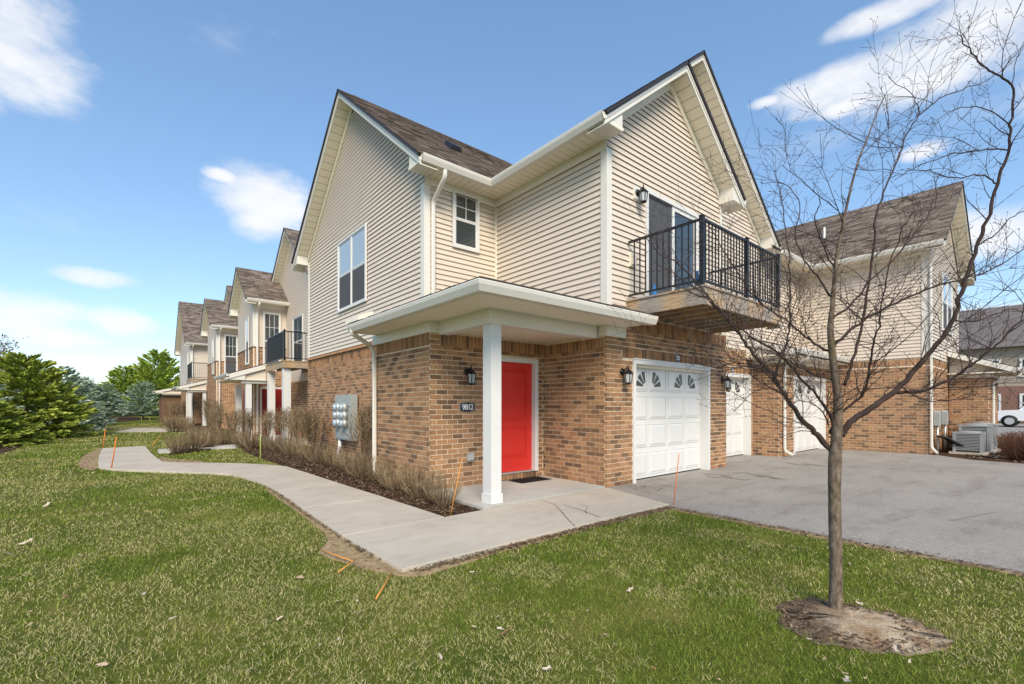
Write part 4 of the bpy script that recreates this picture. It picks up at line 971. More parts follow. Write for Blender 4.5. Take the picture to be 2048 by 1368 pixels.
# ================================================================== RIGHT TOWNHOUSE (end wing round the drive)
H2 = thing('townhouse', (17.4, 5.0, 0), 'beige sided brown brick townhouse wing closing the far side of the driveway', 'house', 'attached townhouses')
FPA, FG3, FR3, FW3, FW3F = Fr('v', 13.55), Fr('u', 4.95), Fr('u', 5.80), Fr('v', 17.45), Fr('u', 2.50)
core = MB(); core.box(13.76, 17.6, 5.2, 9, 0, 2.85); core.box(13.94, 17.6, 5.81, 9, 2.85, 6.1); core.box(17.66, 22.6, 2.7, 9, 0, 2.75)
core.prism([(17.46, 2.51, 2.75), (22.79, 2.51, 2.75), (22.79, 2.51, 6.0), (20.15, 2.51, 8.1), (17.46, 2.51, 6.0)], [(17.46, 9, 2.75), (22.79, 9, 2.75), (22.79, 9, 6.0), (20.15, 9, 8.1), (17.46, 9, 6.0)])
obj('wall_core', core, 'core', H2)
D3 = (14.45, 17.10, 0, DZ)
mort = MB(); wallpanel(mort, FG3, 13.55, 17.44, 0, 2.6, [D3]); wallpanel(mort, FPA, 5.15, 5.68, 0, 2.6, []); wallpanel(mort, FW3, 2.70, 4.94, 0, 2.76, []); wallpanel(mort, FW3F, 17.45, 22.8, 0, 2.76, [])
mort.box(20.62, 22.8, 1.52, 2.45, 0, 2.5); obj('mortar_bed', mort, 'mortar', H2)
R = []
R += brickrects(FG3, 13.542, 17.43, 0, 2.55, [D3], [(13.9, 17.3, DZ + .005, DZ + .205)]); R += brickrects(FPA, 4.995, 5.66, 0, 2.55)
R += brickrects(FW3, 2.545, 4.93, 0, 2.74, [], [(2.545, 4.93, 2.54, 2.74)]); R += brickrects(FW3F, 17.442, 20.60, 0, 2.74, [], [(17.442, 20.6, 2.54, 2.74)])
R += brickrects(Fr('v', 20.62), 1.565, 2.48, 0, 2.45); R += brickrects(Fr('u', 1.52), 20.612, 22.8, 0, 2.45)
lay_bricks(R, H2, 300)
siding(FR3, [(13.93, 2.9), (17.45, 2.9), (17.45, 5.68), (13.93, 5.68)], [], H2)
siding(FW3, [(2.5, 2.77), (5.8, 2.77), (5.8, 5.68), (2.5, 5.68)], [], H2)
W3 = (19.2, 21.1, 3.70, 5.50)
siding(FW3F, [(17.45, 2.77), (22.8, 2.77), (22.8, 5.75), (20.15, 7.9), (17.45, 5.75)], [W3], H2)
window(FW3F, *W3, H2, units=2, lower='screen', upper='glass_blind', n=.032)
corner(17.45, 2.5, 2.76, 5.68, parent=H2, w=.16)
RZ3 = 5.88; zr3 = RZ3 + SL * (20.15 - 16.95)
def gable3():
    global SL
    gable_end(FW3F, 17.45, 20.15, 22.85, zr3, H2, ret=(True, True))
gable3()
SHN = MB()
roofplane(H2, [(16.93, 2.085, RZ3), (16.93, 9.0, RZ3), (20.15, 9.0, zr3), (20.15, 2.085, zr3)], (0, 1, 0), sh=SHN)
roofplane(H2, [(23.37, 2.085, RZ3), (23.37, 9.0, RZ3), (20.15, 9.0, zr3), (20.15, 2.085, zr3)], (0, 1, 0), sh=SHN)
roofplane(H2, [(14.0, 5.28, RZ3), (16.93, 5.28, RZ3), (19.9, 8.25, RZ3 + SL * 2.97), (14.0, 8.25, RZ3 + SL * 2.97)], (1, 0, 0), sh=SHN)
roofplane(H2, [(13.05, 4.38, 2.84), (17.42, 4.38, 2.84), (17.42, 5.79, 3.28), (13.05, 5.79, 3.28)], (1, 0, 0), sh=SHN, name='low_roof')
roofplane(H2, [(20.25, .95, 2.52), (23.2, .95, 2.52), (23.2, 2.48, 3.15), (20.25, 2.48, 3.15)], (1, 0, 0), sh=SHN, name='low_roof')
obj('shingles', SHN, 'shingle', H2, kind='stuff')
m = MB(); FR3.box(m, 14.5, 17.42, .028, .05, 5.66, 5.80); obj('frieze', m, 'trim', H2)
m = MB(); FW3.box(m, 2.47, 5.755, .028, .05, 5.66, 5.80); obj('frieze', m, 'trim', H2)
m = MB(); m.box(14.45, 17.0, 5.3, 5.8, 5.79, 5.82); obj('soffit', m, 'soffit_x', H2)
m = MB(); m.box(17.0005, 17.45, 2.15, 5.8, 5.7905, 5.82); obj('soffit', m, 'soffit_y', H2)
m = MB(); m.box(16.98, 17.0, 2.15, 5.3, 5.77, 5.87); obj('fascia', m, 'trim', H2)
gutter(Fr('v', 16.98), 0, 5.75, 2.13, 5.30, H2, m1=-1); gutter(Fr('u', 5.3), 0, 5.75, 14.5, 16.98, H2, m1=-1)
# low roof trims: rake on its left end, gutter, frieze
FLR = Fr('v', 13.05)
m = MB(); FLR.rake(m, 4.38, 2.825, 5.70, 3.235, -.002, .022, .17); obj('rake_board', m, 'trim', H2)
m = MB(); m.box(13.08, 17.42, 4.41, 4.94, 2.66, 2.69); m.box(13.08, 13.54, 4.9405, 5.66, 2.66, 2.69); obj('low_roof_soffit', m, 'almond', H2)
m = MB(); FLR.plate(m, [(4.41, 2.67), (5.68, 2.67), (5.68, 3.06), (4.41, 2.80)], -.05, -.03); obj('gable_infill', m, 'almond', H2)
gutter(Fr('u', 4.38), 0, 2.715, 13.0, 17.40, H2)
m = MB(); m.box(13.50, 17.43, 4.88, 4.945, 2.54, 2.66); m.box(13.49, 13.545, 4.9455, 5.66, 2.54, 2.66); obj('frieze_box', m, 'trim', H2)
pipe([(13.62, 4.30, 2.72), (13.62, 4.30, 2.62), (13.66, 4.885, 2.42), (13.66, 4.885, .16), (13.70, 4.70, .06)], H2)
pipe([(17.30, 2.36, 5.78), (17.30, 2.36, 5.6), (17.40, 2.46, 5.4), (17.40, 2.44, .20), (17.30, 2.30, .05)], H2)
m = MB(); m.box(20.27, 23.2, .97, 1.51, 2.38, 2.41); m.box(20.27, 20.6, 1.5105, 2.46, 2.38, 2.41); obj('low_roof_soffit', m, 'almond', H2)
FLB = Fr('v', 20.25); m = MB(); FLB.rake(m, .95, 2.505, 2.46, 3.125, 0, .022, .16); obj('rake_board', m, 'trim', H2)
m = MB(); FLB.plate(m, [(.97, 2.415), (2.46, 2.415), (2.46, 2.96), (.97, 2.44)], -.36, -.345); obj('gable_infill', m, 'siding', H2)
m = MB(); m.box(20.56, 20.615, 1.50, 2.48, 2.26, 2.37); m.box(20.56, 22.8, 1.46, 1.515, 2.26, 2.37); obj('frieze_box', m, 'trim', H2)
gutter(Fr('u', .95), 0, 2.39, 20.2, 23.2, H2); pipe([(20.7, .9, 2.39), (20.7, .9, 2.3), (20.66, 1.46, 2.1), (20.66, 1.46, .1)], H2)
garage_door(FG3, D3[0], D3[1], DZ, H2)
m = MB(); vz = RZ3 + SL * (18.6 - 16.93); m.tube([(18.6, 5.4, vz - .05), (18.6, 5.4, vz + .35)], .04, 10); obj('vent_pipe', m, 'whiteplastic', H2)
m = MB(); vz = RZ3 + SL * (18.0 - 16.93); m.prism([(17.9, 6.6, vz - .08), (18.2, 6.6, vz + .16), (18.2, 6.9, vz + .16), (17.9, 6.9, vz - .08)], [(17.88, 6.63, vz + .03), (18.17, 6.63, vz + .27), (18.17, 6.87, vz + .27), (17.88, 6.87, vz + .03)]); obj('roof_vent', m, 'black', H2)
# ================================================================== LEFT ROW (two more townhouses)
def small_wing(parent, u0, u1, v0, v1, zb, win=True, door=True):
    fl, ff = Fr('v', u0), Fr('u', v0); ar = (v0 + v1) / 2; zr = RZ + SL * (ar - v0 + .5)
    c = MB(); c.prism([(u0 + .02, v0 + .02, 0), (u0 + .02, v1, 0), (u0 + .02, v1, 6.1), (u0 + .02, ar, zr - .3), (u0 + .02, v0 + .02, 6.1)], [(u1 + 2, v0 + .02, 0), (u1 + 2, v1, 0), (u1 + 2, v1, 6.1), (u1 + 2, ar, zr - .3), (u1 + 2, v0 + .02, 6.1)]); obj('wall_core', c, 'core', parent)
    m = MB(); fl.box(m, v0 - .05, v1, -.015, .035, 0, zb); ff.box(m, u0 - .0345, u1, -.015, .035, 0, zb); obj('mortar_bed', m, 'mortar', parent)
    wf = (u0 + .35, u1 - .25, zb - 1.0, 5.55)
    wl_ = (v0 + .8, v0 + 1.5, zb - .7, 5.4)
    R = brickrects(Fr('v', u0 - .035), v0 - .04, v1, 0, zb - .03, [wl_]); R += brickrects(Fr('u', v0 - .035), u0 - .04, u1, 0, zb - .03, [wf] if win else [])
    m = MB(); fl.box(m, v0 - .06, v1, -.01, .065, zb - .03, zb + .03); ff.box(m, u0 - .064, u1, -.01, .065, zb - .03, zb + .03); obj('brick_ledge', m, 'brick', parent)
    siding(fl, [(v0, zb + .03), (v1, zb + .03), (v1, 6.0), (ar, zr - .33), (v0, 6.0)], [wl_], parent, True)
    siding(ff, [(u0, zb + .03), (u1, zb + .03), (u1, 5.75), (u0, 5.75)], [wf] if win else [], parent, True)
    m = MB(); m.box(u0 - .036, u0 + .10, v0 - .036, v0 - .001, zb + .031, 5.75); m.box(u0 - .036, u0 - .001, v0, v0 + .1, zb + .031, 5.75); obj('corner_board', m, 'trim', parent)
    m = MB(); ff.box(m, u0 - .02, u1, .028, .05, 5.70, 5.86); obj('frieze', m, 'trim', parent)
    m = MB(); m.box(u0 - .35, u1, v0 - .44, v0, 5.86, 5.9); obj('soffit', m, 'almond', parent)
    if win: window(ff, *wf, parent, units=1, grid=(3, 2), lower='screen', upper='glass', n=.05 if False else .04)
    window(fl, *wl_, parent, units=1, lower='screen', upper='glass_blind', n=.04)
    gable_end(fl, v0, ar, v1, zr, parent)
    S = MB()
    roofplane(parent, [(u0 - .415, v0 - .52, RZ), (u1 + 1.2, v0 - .52, RZ), (u1 + 1.2, ar, zr), (u0 - .415, ar, zr)], (1, 0, 0), sh=S)
    roofplane(parent, [(u0 - .415, v1 + .52, RZ), (u1 + 1.2, v1 + .52, RZ), (u1 + 1.2, ar, zr), (u0 - .415, ar, zr)], (1, 0, 0), sh=S)
    obj('shingles', S, 'shingle', parent, kind='stuff')
    gutter(ff, .46, 5.86, u0 - .36, u1, parent)
    pipe([(u0 + .12, v0 - .52, 5.86), (u0 + .12, v0 - .52, 5.75), (u0 + .12, v0 - .10, 5.5), (u0 + .12, v0 - .10, .1)], parent)
    return R
def main_gable(parent, u0, v0, v1, ar, flat=None, holes=()):
    fl = Fr('v', u0); zr = RZ + SL * (ar - v0 + .5)
    c = MB(); c.prism([(u0 + .02, v0, 0), (u0 + .02, v1, 0), (u0 + .02, v1, 6.1), (u0 + .02, ar, zr - .3), (u0 + .02, v0, 6.1)], [(14, v0, 0), (14, v1, 0), (14, v1, 6.1), (14, ar, zr - .3), (14, v0, 6.1)])
    if flat is not None: c.box(u0 + .02, 14, flat, v0, 0, 6.0)
    obj('wall_core', c, 'core', parent)
    siding(fl, [(v0, 2.9), (v1, 2.9), (v1, 6.0), (ar, zr - .33), (v0, 6.0)], list(holes), parent, True)
    if flat is not None: siding(fl, [(flat, 2.9), (v0, 2.9), (v0, 5.9), (flat, 5.9)], [], parent, True)
    gable_end(fl, v0, ar, v1, zr, parent, ret=(False, False))
    S = MB()
    roofplane(parent, [(u0 - .415, v0 - .52, RZ), (13.9, v0 - .52, RZ), (13.9, ar, zr), (u0 - .415, ar, zr)], (1, 0, 0), sh=S)
    roofplane(parent, [(u0 - .415, v1 + .52, RZ), (13.9, v1 + .52, RZ), (13.9, ar, zr), (u0 - .415, ar, zr)], (1, 0, 0), sh=S)
    obj('shingles', S, 'shingle', parent, kind='stuff')
def low_porch(parent, u0, u1, v0, v1, ze, zt):
    S = MB(); roofplane(parent, [(u0, v0, ze), (u0, v1, ze), (u1, v1, zt), (u1, v0, zt)], (0, 1, 0), sh=S, name='porch_roof'); obj('porch_shingles', S, 'shingle', parent, kind='stuff')
    ff = Fr('u', v0); m = MB(); ff.rake(m, u0, ze - .02, u1, zt - .02, -.002, .022, .18); obj('rake_board', m, 'trim', parent)
    m = MB(); m.box(u0 + .02, u0 + .55, v0 + .01, v0 + .25, ze - .23, ze - .03); obj('eave_return', m, 'trim', parent)
    m = MB(); ff.plate(m, [(u0 + .5, ze - .2), (u1, ze - .2), (u1, zt - .2), (u0 + .5, ze)], -.12, -.08); obj('gable_infill', m, 'siding', parent)
    gutter(Fr('v', u0), 0, ze - .13, v0 - .03, v1, parent)
    m = MB(); m.box(u0 + .45, u1, v0 + .12, v0 + .32, ze - .35, ze - .2); obj('porch_beam', m, 'trim', parent)
    m = MB(); m.box(u0 + .02, u1, v0 + .02, v1, ze - .232, ze - .2); obj('porch_soffit', m, 'almond', parent)
def post(parent, x, y, h, w=.2):
    m = MB(); m.box(x, x + w, y, y + w, .02, h); m.box(x - .015, x + w + .015, y - .015, y + w + .015, .021, .15); obj('porch_post', m, 'white', parent)
H3 = thing('townhouse', (5.6, 20, 0), 'townhouse behind the near one with small corner balcony on white posts', 'house', 'attached townhouses')
main_gable(H3, 5.6, 18.3, 25.1, 21.7, 15.5, [(20.2, 21.7, 3.0, 5.2)])
m = MB(); Fr('v', 5.6).box(m, 15.5, 23, -.01, .02, 0, 2.4); obj('ground_wall', m, 'mortar', H3)
m = MB(); Fr('v', 5.6).box(m, 15.5, 23, -.01, .03, 2.4, 2.9); obj('wall_band', m, 'siding', H3)
R = brickrects(Fr('v', 5.58), 15.5, 22.9, 0, 2.4)
R += small_wing(H3, 4.27, 5.6, 22.9, 26.5, 3.95)
lay_bricks(R, H3, 0)
balcony(None, 4.2, 5.58, 17.6, 20.3, 2.72, 2.97, 4.02, H3, [(4.25, 17.66)], pitch=.12, side_pitch=.075, right=False)
post(H3, 4.24, 17.72, 2.72, .24); post(H3, 4.24, 20.0, 2.72, .24)
low_porch(H3, 2.95, 4.25, 20.35, 23.4, 2.60, 3.05)
post(H3, 3.55, 20.5, 2.26, .2); post(H3, 3.55, 22.6, 2.26, .2)
FB2 = Fr('u', 22.86)
m = MB(); FB2.box(m, 4.5, 5.5, .0, .045, .02, 2.2); d_ = obj('entry_door_frame', m, 'white', H3); m = MB(); FB2.box(m, 4.57, 5.43, .046, .06, .05, 2.12); obj('entry_door', m, 'darkred', d_)
m = MB(); Fr('v', 4.235).box(m, 24.0, 24.9, .008, .05, .1, 2.1); obj('shutter_door', m, 'darkred', H3)
window(Fr('v', 5.6), 20.2, 21.7, 3.0, 5.2, H3, units=1, lower='glass', upper='glass', n=.018, name='balcony_door')
H4 = thing('townhouse', (5.3, 36, 0), 'far end townhouses of the row with two small gables beyond the balcony', 'house', 'attached townhouses')
main_gable(H4, 5.3, 31.1, 37.9, 34.5, 27.0)
m = MB(); Fr('v', 5.3).box(m, 27, 42, -.01, .02, 0, 2.9); obj('ground_wall', m, 'mortar', H4)
R = small_wing(H4, 4.0, 5.3, 31.7, 35.5, 3.95)
R += brickrects(Fr('v', 5.28), 27, 41.8, 0, 2.85)
R += small_wing(H4, 3.6, 5.3, 41.8, 50.4, 2.85, win=False)
lay_bricks(R, H4, 0)
low_porch(H4, 2.5, 4.0, 36.2, 41.0, 2.6, 3.05); post(H4, 3.0, 36.4, 2.26); post(H4, 3.8, 36.4, 2.26)
low_porch(H4, 1.8, 3.6, 49.0, 53.0, 2.6, 3.05)
m = MB(); m.box(2.2, 3.58, 49.4, 53, 0, 2.3); obj('porch_wall', m, 'brick', H4)
balcony(None, 3.3, 4.6, 38.2, 41.0, 2.95, 3.2, 4.3, H4, [(3.35, 38.26)], pitch=.12, side_pitch=.12, right=False)
pipe([(2.42, 36.3, 2.5), (2.42, 36.3, 2.4), (2.95, 36.5, 2.2), (2.95, 36.5, .1)], H4)
# ================================================================== THINGS ON THE WALLS
def lantern(p, label, box=False):
    """p on the wall, arm towards -Y"""
    p = Vector(p); t = thing('wall_lantern', p, label, 'wall lamp', 'black wall lanterns')
    m = MB(); m.tube([p + Vector((0, -.0, 0)), p + Vector((0, -.02, 0))], [.062, .058], 14); m.tube([p + Vector((0, -.02, 0)), p + Vector((0, -.034, 0))], [.045, .02], 14); obj('back_plate', m, 'black', t, True)
    m = MB(); m.tube([p + Vector((0, -.02, .0)), p + Vector((0, -.06, .035)), p + Vector((0, -.10, .06)), p + Vector((0, -.13, .055))], .011, 8); m.tube([p + Vector((0, -.13, .03)), p + Vector((0, -.13, .10)), p + Vector((0, -.13, .115))], [.010, .010, .003], 8); obj('arm', m, 'black', t, True)
    c = p + Vector((0, -.13, -.20))
    m = MB(); m.lathe(c, [(.084, .155), (.088, .165), (.066, .19), (.036, .222), (.014, .245)], 6); obj('roof', m, 'black', t)
    m = MB(); m.lathe(c, [(.02, -.03), (.045, -.02), (.06, -.004), (.058, .006)], 6); obj('base', m, 'black', t)
    for k in range(6):
        a = math.pi / 3 * k; m = MB(); m.beam(c + Vector((.056 * math.cos(a), .056 * math.sin(a), .004)), c + Vector((.074 * math.cos(a), .074 * math.sin(a), .158)), .010, .010); obj('bar', m, 'black', t)
    m = MB(); m.lathe(c, [(.052, .007), (.068, .154)], 6); obj('glass', m, 'lampglass', t)
    m = MB(); m.lathe(c, [(.014, .008), (.014, .09), (.010, .115)], 8); obj('candle', m, 'whiteplastic', t)
    if box:
        m = MB(); m.box(p.x - .10, p.x + .10, p.y - .003, p.y + .03, p.z - .12, p.z + .12); obj('mounting_block', m, 'trim', t)
lantern((4.42, 6.502, 1.96), 'black wall lantern on the brick beside the porch post above the number plaque')
lantern((6.62, 4.962, 1.98), 'black wall lantern left of the nearest white garage door')
lantern((10.26, 4.962, 1.98), 'black wall lantern between the two left garage doors')
lantern((7.02, 4.93, 5.20), 'black wall lantern on a white block beside the balcony door', True)
lantern((5.35, 15.4 + 7.0, 5.0), 'small black lamp above the far corner balcony') if False else None
def plaque(c, w, h, body, label, last=None, n=.0):
    t = thing('number_plaque', c, label, 'house number', 'dark house number plaques'); x, y, z = c
    def shape(s_, k): return [(x - w / 2 * s_, z - h * .36 * s_), (x - w * .25 * s_, z - h * .44 * s_), (x, z - h * .5 * s_), (x + w * .25 * s_, z - h * .44 * s_), (x + w / 2 * s_, z - h * .36 * s_), (x + w / 2 * s_, z + h * .36 * s_), (x + w * .25 * s_, z + h * .44 * s_), (x, z + h * .5 * s_), (x - w * .25 * s_, z + h * .44 * s_), (x - w / 2 * s_, z + h * .36 * s_)]
    f = Fr('u', y); m = MB(); f.plate(m, shape(1.07, 0), 0, .010); obj('rim', m, 'greymetal', t)
    m = MB(); f.plate(m, shape(1, 0), .0101, .016); obj('plate', m, 'navy', t)
    n_ = len(body); st = w * .78 / n_
    for k, ch in enumerate(body):
        me = text_mesh(ch, h * .82)
        if last is not None and k in last: me.transform(Matrix.Scale(-1, 4, (1, 0, 0)))
        me.transform(Matrix.Translation((x + (k - (n_ - 1) / 2) * st, y - .0175, z - .004))); obj('digit', me, 'whiteplastic', t)
plaque((4.42, 6.500, 1.365), .29, .165, '9812', 'dark number plaque with white digits on the brick under the porch lantern', last=None)
plaque((8.40, 4.960, 2.335), .17, .16, '501', 'dark number plaque above the nearest garage door', last=(1,))
plaque((12.3, 5.670, 2.335), .17, .16, '301', 'dark number plaque above the second garage door')
plaque((15.75, 4.940, 2.335), .17, .18, '8', 'dark number plaque above the far garage door')
# meter bank on the left wall
t = thing('meter_bank', (4.2, 11.7, 0), 'grey electric meter bank with three rows of meters on the left brick wall', 'meter box')
m = MB(); m.box(4.20, 4.36, 11.20, 12.30, .52, 1.66); obj('cabinet', m, 'greymetal', t)
m = MB(); m.box(4.185, 4.1995, 11.22, 12.28, 1.38, 1.63); obj('cover', m, 'greymetal', t); m = MB(); m.box(4.185, 4.1995, 11.22, 12.28, .55, .78); obj('cover', m, 'greymetal', t)
for i in range(3):
    for j in range(2):
        y, z = 11.50 + j * .46, .94 + i * .20; m = MB()
        m.tube([(4.18, y, z), (4.10, y, z), (4.09, y, z)], [.115, .115, .10], 14); me = obj('meter', m, 'galv', t, True)
        m = MB(); m.tube([(4.089, y, z), (4.03, y, z), (4.015, y, z)], [.095, .09, .05], 14); obj('meter_glass', m, 'glass_blind', me, True)
m = MB(); m.tube([(4.26, 12.12, .52), (4.25, 12.13, .3), (4.22, 12.2, -.02)], .045, 10); obj('conduit', m, 'whiteplastic', t, True)
# small grey service boxes on the right wing
for (x, lab) in ((18.15, 'small grey meter on the right wing wall, nearer the corner downspout'), (19.45, 'small grey meter on the right wing wall, farther from the downspout')):
    t = thing('wall_meter', (x, 2.47, 0), lab, 'meter', 'grey meters on the right wing')
    m = MB(); m.box(x - .13, x + .13, 2.36, 2.485, .80, 1.18); m.prism([(x - .13, 2.36, 1.1801), (x + .13, 2.36, 1.1801), (x + .13, 2.485, 1.1801), (x - .13, 2.485, 1.1801)], [(x - .07, 2.38, 1.24), (x + .07, 2.38, 1.24), (x + .07, 2.485, 1.24), (x - .07, 2.485, 1.24)]); obj('box', m, 'greymetal', t)
    m = MB(); m.tube([(x, 2.42, .80), (x, 2.42, .02)], .03, 8); obj('conduit', m, 'galv', t, True)
def ac_unit(x, y, w, d, h, label, ang=0):
    t = thing('air_conditioner', (x, y, 0), label, 'air conditioner', 'air conditioners by the right wing')
    m = MB(); m.box(x - w * .62, x + w * .62, y - d * .62, y + d * .62, .002, .06); obj('pad', m, 'concrete', t)
    m = MB(); m.box(x - w / 2 + .03, x + w / 2 - .03, y - d / 2 + .03, y + d / 2 - .03, .061, h - .04); obj('coil', m, 'acdark', t)
    m = MB()
    for (a, b) in ((-1, -1), (1, -1), (1, 1), (-1, 1)): m.box(x + a * w / 2 - (.07 if a > 0 else 0), x + a * w / 2 + (.07 if a < 0 else 0), y + b * d / 2 - (.07 if b > 0 else 0), y + b * d / 2 + (.07 if b < 0 else 0), .061, h - .04)
    obj('corner_post', m, 'acgrey', t)
    k = .12
    while k < h - .08:
        m = MB(); m.box(x - w / 2 + .005, x + w / 2 - .005, y - d / 2 + .004, y - d / 2 + .018, k, k + .022); m.box(x - w / 2 + .004, x - w / 2 + .018, y - d / 2 + .0185, y + d / 2 - .005, k, k + .022); obj('louvre', m, 'acgrey', t); k += .042
    m = MB(); m.box(x - w / 2 - .01, x + w / 2 + .01, y - d / 2 - .01, y + d / 2 + .01, h - .04, h); m.lathe((x, y, h), [(w * .40, 0), (w * .40, .015), (w * .36, .03), (w * .12, .045)], 20); obj('top', m, 'acgrey', t)
    return t
ac_unit(18.55, 1.80, .62, .62, .62, 'grey air conditioner nearest the driveway, in front of the others'); ac_unit(19.45, 1.75, .66, .66, .80, 'tall grey air conditioner in the middle of the group'); ac_unit(20.25, 1.70, .66, .66, .82, 'grey air conditioner farthest from the wing corner')
t = thing('refrigerant_lines', (18.2, 2.2, 0), 'bundle of black insulated hoses drooping from wall to air conditioner', 'hoses')
for k in range(4):
    m = MB(); y0 = 2.40 - k * .02; P = [(17.95 + k * .08, y0, .50), (18.05 + k * .07, 2.2, .46 - k * .03), (18.20 + k * .05, 2.0, .30 - k * .03), (18.32, 1.8 - k * .03, .18), (18.37, 1.72, .20)]; m.tube(P, .032, 8); obj('hose', m, 'rubber', t, True)
# doormat: ribbed black rubber
t = thing('doormat', (5.62, 6.32, .03), 'black ribbed doormat in front of the red door', 'doormat')
P = [gz(1012, 965, .03), gz(1046, 970, .03), gz(1093, 961, .03), gz(1060, 956, .03)]
x0, x1, y0, y1 = 5.28, 6.02, 6.08, 6.46
m = MB(); m.box(x0, x1, y0, y1, .0305, .038); obj('backing', m, 'rubber', t)
for k in range(14):
    m = MB(); a = x0 + .03 + k * .05; m.beam((a, y0 + .02, .043), (a + .06 if k < 13 else a + .02, y1 - .02, .043), .022, .009); obj('rib', m, 'rubber', t)
# driveway marker stakes
def stake(p, q, mat, label, r=.006):
    m = MB(); p = Vector(p); q = Vector(q); m.tube([p, p.lerp(q, .5) + Vector((random.uniform(-.01, .01), 0, 0)), q], [r, r, r * .8], 8); o = obj('marker_stake', m, mat, None, True); tag(o, label, 'stake', 'driveway marker stakes')
def dpt(p): return p.x * FW[0] + p.y * FW[1]
def upright(xb, yb, xt, yt, mat, label, r=.006, dz=0.0):
    b = gz(xb, yb); t_ = at(xt, yt, dpt(b)); b.z = -.04; stake(b, t_, mat, label, r)
upright(1347, 1010, 1358, 907, 'orange', 'orange stake where the walk meets the driveway', .007)
upright(900, 1031, 925, 915, 'orange_pale', 'leaning orange stake beside the shrub at the porch corner', .006)
upright(222, 937, 233, 873, 'orange', 'orange stake at the near edge of the far walk end', .012)
upright(206, 897, 211, 857, 'orange', 'orange stake at the back edge of the far walk end', .012)
upright(521, 927, 521, 868, 'lime', 'lime green stake by the inner edge of the walk', .010)
upright(351, 850, 350, 830, 'orange', 'small orange stake beside the distant walk', .014)
upright(283, 844, 283, 833, 'lime', 'pale green stake left of the pair beside the distant walk', .014); upright(301, 844, 298, 833, 'lime', 'tilted pale green stake beside the distant walk', .014)
for (a, b, lab) in (((640, 1100), (706, 1128), 'fallen orange stake lying at the edge of the walk'), ((676, 1146), (712, 1124), 'short broken orange stake by the walk tip'), ((752, 1200), (785, 1150), 'orange stake lying in the grass near the walk tip')):
    p, q = gz(*a), gz(*b); p.z = .008; q.z = .025; stake(p, q, 'orange_pale', lab, .006)
p, q = gz(305, 890), gz(323, 879); p.z = 0; q.z = .25; stake(p, q, 'orange_pale', 'leaning orange stake beside the far shrub row', .014)
# low pale pavers among the far shrubs
for k, (x, y, lab) in enumerate(((345, 902, 'pale stepping slab at the end of the shrub row'), (388, 897, 'long pale stepping slab under the shrub row'), (437, 895, 'pale stepping slab nearest the wall under the shrub row'))):
    c = gz(x, y); m = MB(); w = .35 if k == 0 else .55; m.prism([(c.x - w, c.y - .4, -.03), (c.x + w, c.y - .4, -.03), (c.x + w, c.y + .4, -.03), (c.x - w, c.y + .4, -.03)], [(c.x - w + .02, c.y - .38, .05), (c.x + w - .02, c.y - .38, .05), (c.x + w - .02, c.y + .38, .05), (c.x - w + .02, c.y + .38, .05)]); tag(obj('stepping_slab', m, 'porchslab'), lab, 'paver', 'stepping slabs')
# fallen leaves
def leaf_mesh(s):
    m = MB(); pts = []
    for k in range(9):
        a = 2 * math.pi * k / 9; rr = (1.0 if k % 2 == 0 else .62) * random.uniform(.8, 1.15); pts.append((math.cos(a) * rr * 1.4, math.sin(a) * rr * .8, random.uniform(0, .5)))
    c = (0, 0, .12); r = s
    for k in range(9): m.face([c, pts[k], pts[(k + 1) % 9]], r)
    return m.mesh('dry_leaf')
LM = [leaf_mesh(.85), leaf_mesh(.95), leaf_mesh(.55), leaf_mesh(.12), leaf_mesh(.7)]
for l in LM: l.materials.append(MT['deadleaf'])
spots = [(880, 1315, 1, .022), (1010, 1265, 3, .028), (1000, 1258, 1, .02), (1110, 1137, 2, .03), (1095, 1338, 1, .022), (285, 1190, 1, .03), (275, 1063, 1, .03), (130, 1192, 3, .022), (1440, 1035, 1, .04), (1692, 1362, 1, .035), (560, 1237, 0, .022), (345, 1237, 0, .02), (945, 1145, 1, .02), (1260, 1180, 0, .025), (205, 1330, 4, .025), (80, 1340, 1, .02), (440, 1265, 4, .02), (500, 1340, 2, .025), (720, 1225, 2, .02), (1210, 1270, 2, .018), (1720, 1208, 1, .02), (1800, 1260, 1, .03), (1620, 1280, 1, .02), (1560, 1300, 4, .015), (1790, 1300, 1, .03), (1350, 1012, 1, .035), (735, 1113, 1, .022), (600, 1155, 2, .03), (1500, 1095, 0, .03), (1700, 1128, 4, .035), (1640, 1290, 0, .014), (1950, 1320, 2, .018), (1880, 1230, 4, .02), (640, 1290, 4, .018), (250, 1300, 2, .02), (60, 1250, 2, .025), (40, 1100, 1, .05), (20, 1110, 1, .045), (55, 1085, 1, .05), (95, 1010, 1, .05), (150, 950, 1, .06)]
for k in range(34): spots.append((random.uniform(10, 1900), random.uniform(1140, 1360), random.choice((0, 2, 4, 2, 3)), random.uniform(.007, .014)))
for (x, y, k, s_) in spots:
    p = gz(x, y)
    if p.x > 5.75: continue
    o = bpy.data.objects.new('dry_leaf', LM[k]); o.location = (p.x, p.y, .002); o.scale = (s_, s_ * .8, s_ * .8); o.rotation_euler = (random.uniform(-.5, .5), random.uniform(-.5, .5), random.uniform(0, 6.3)); o.color = (0, 0, 0, 1); link(o)
    tag(o, 'small curled dry leaf lying on the lawn', 'leaf', 'fallen leaves on the lawn')
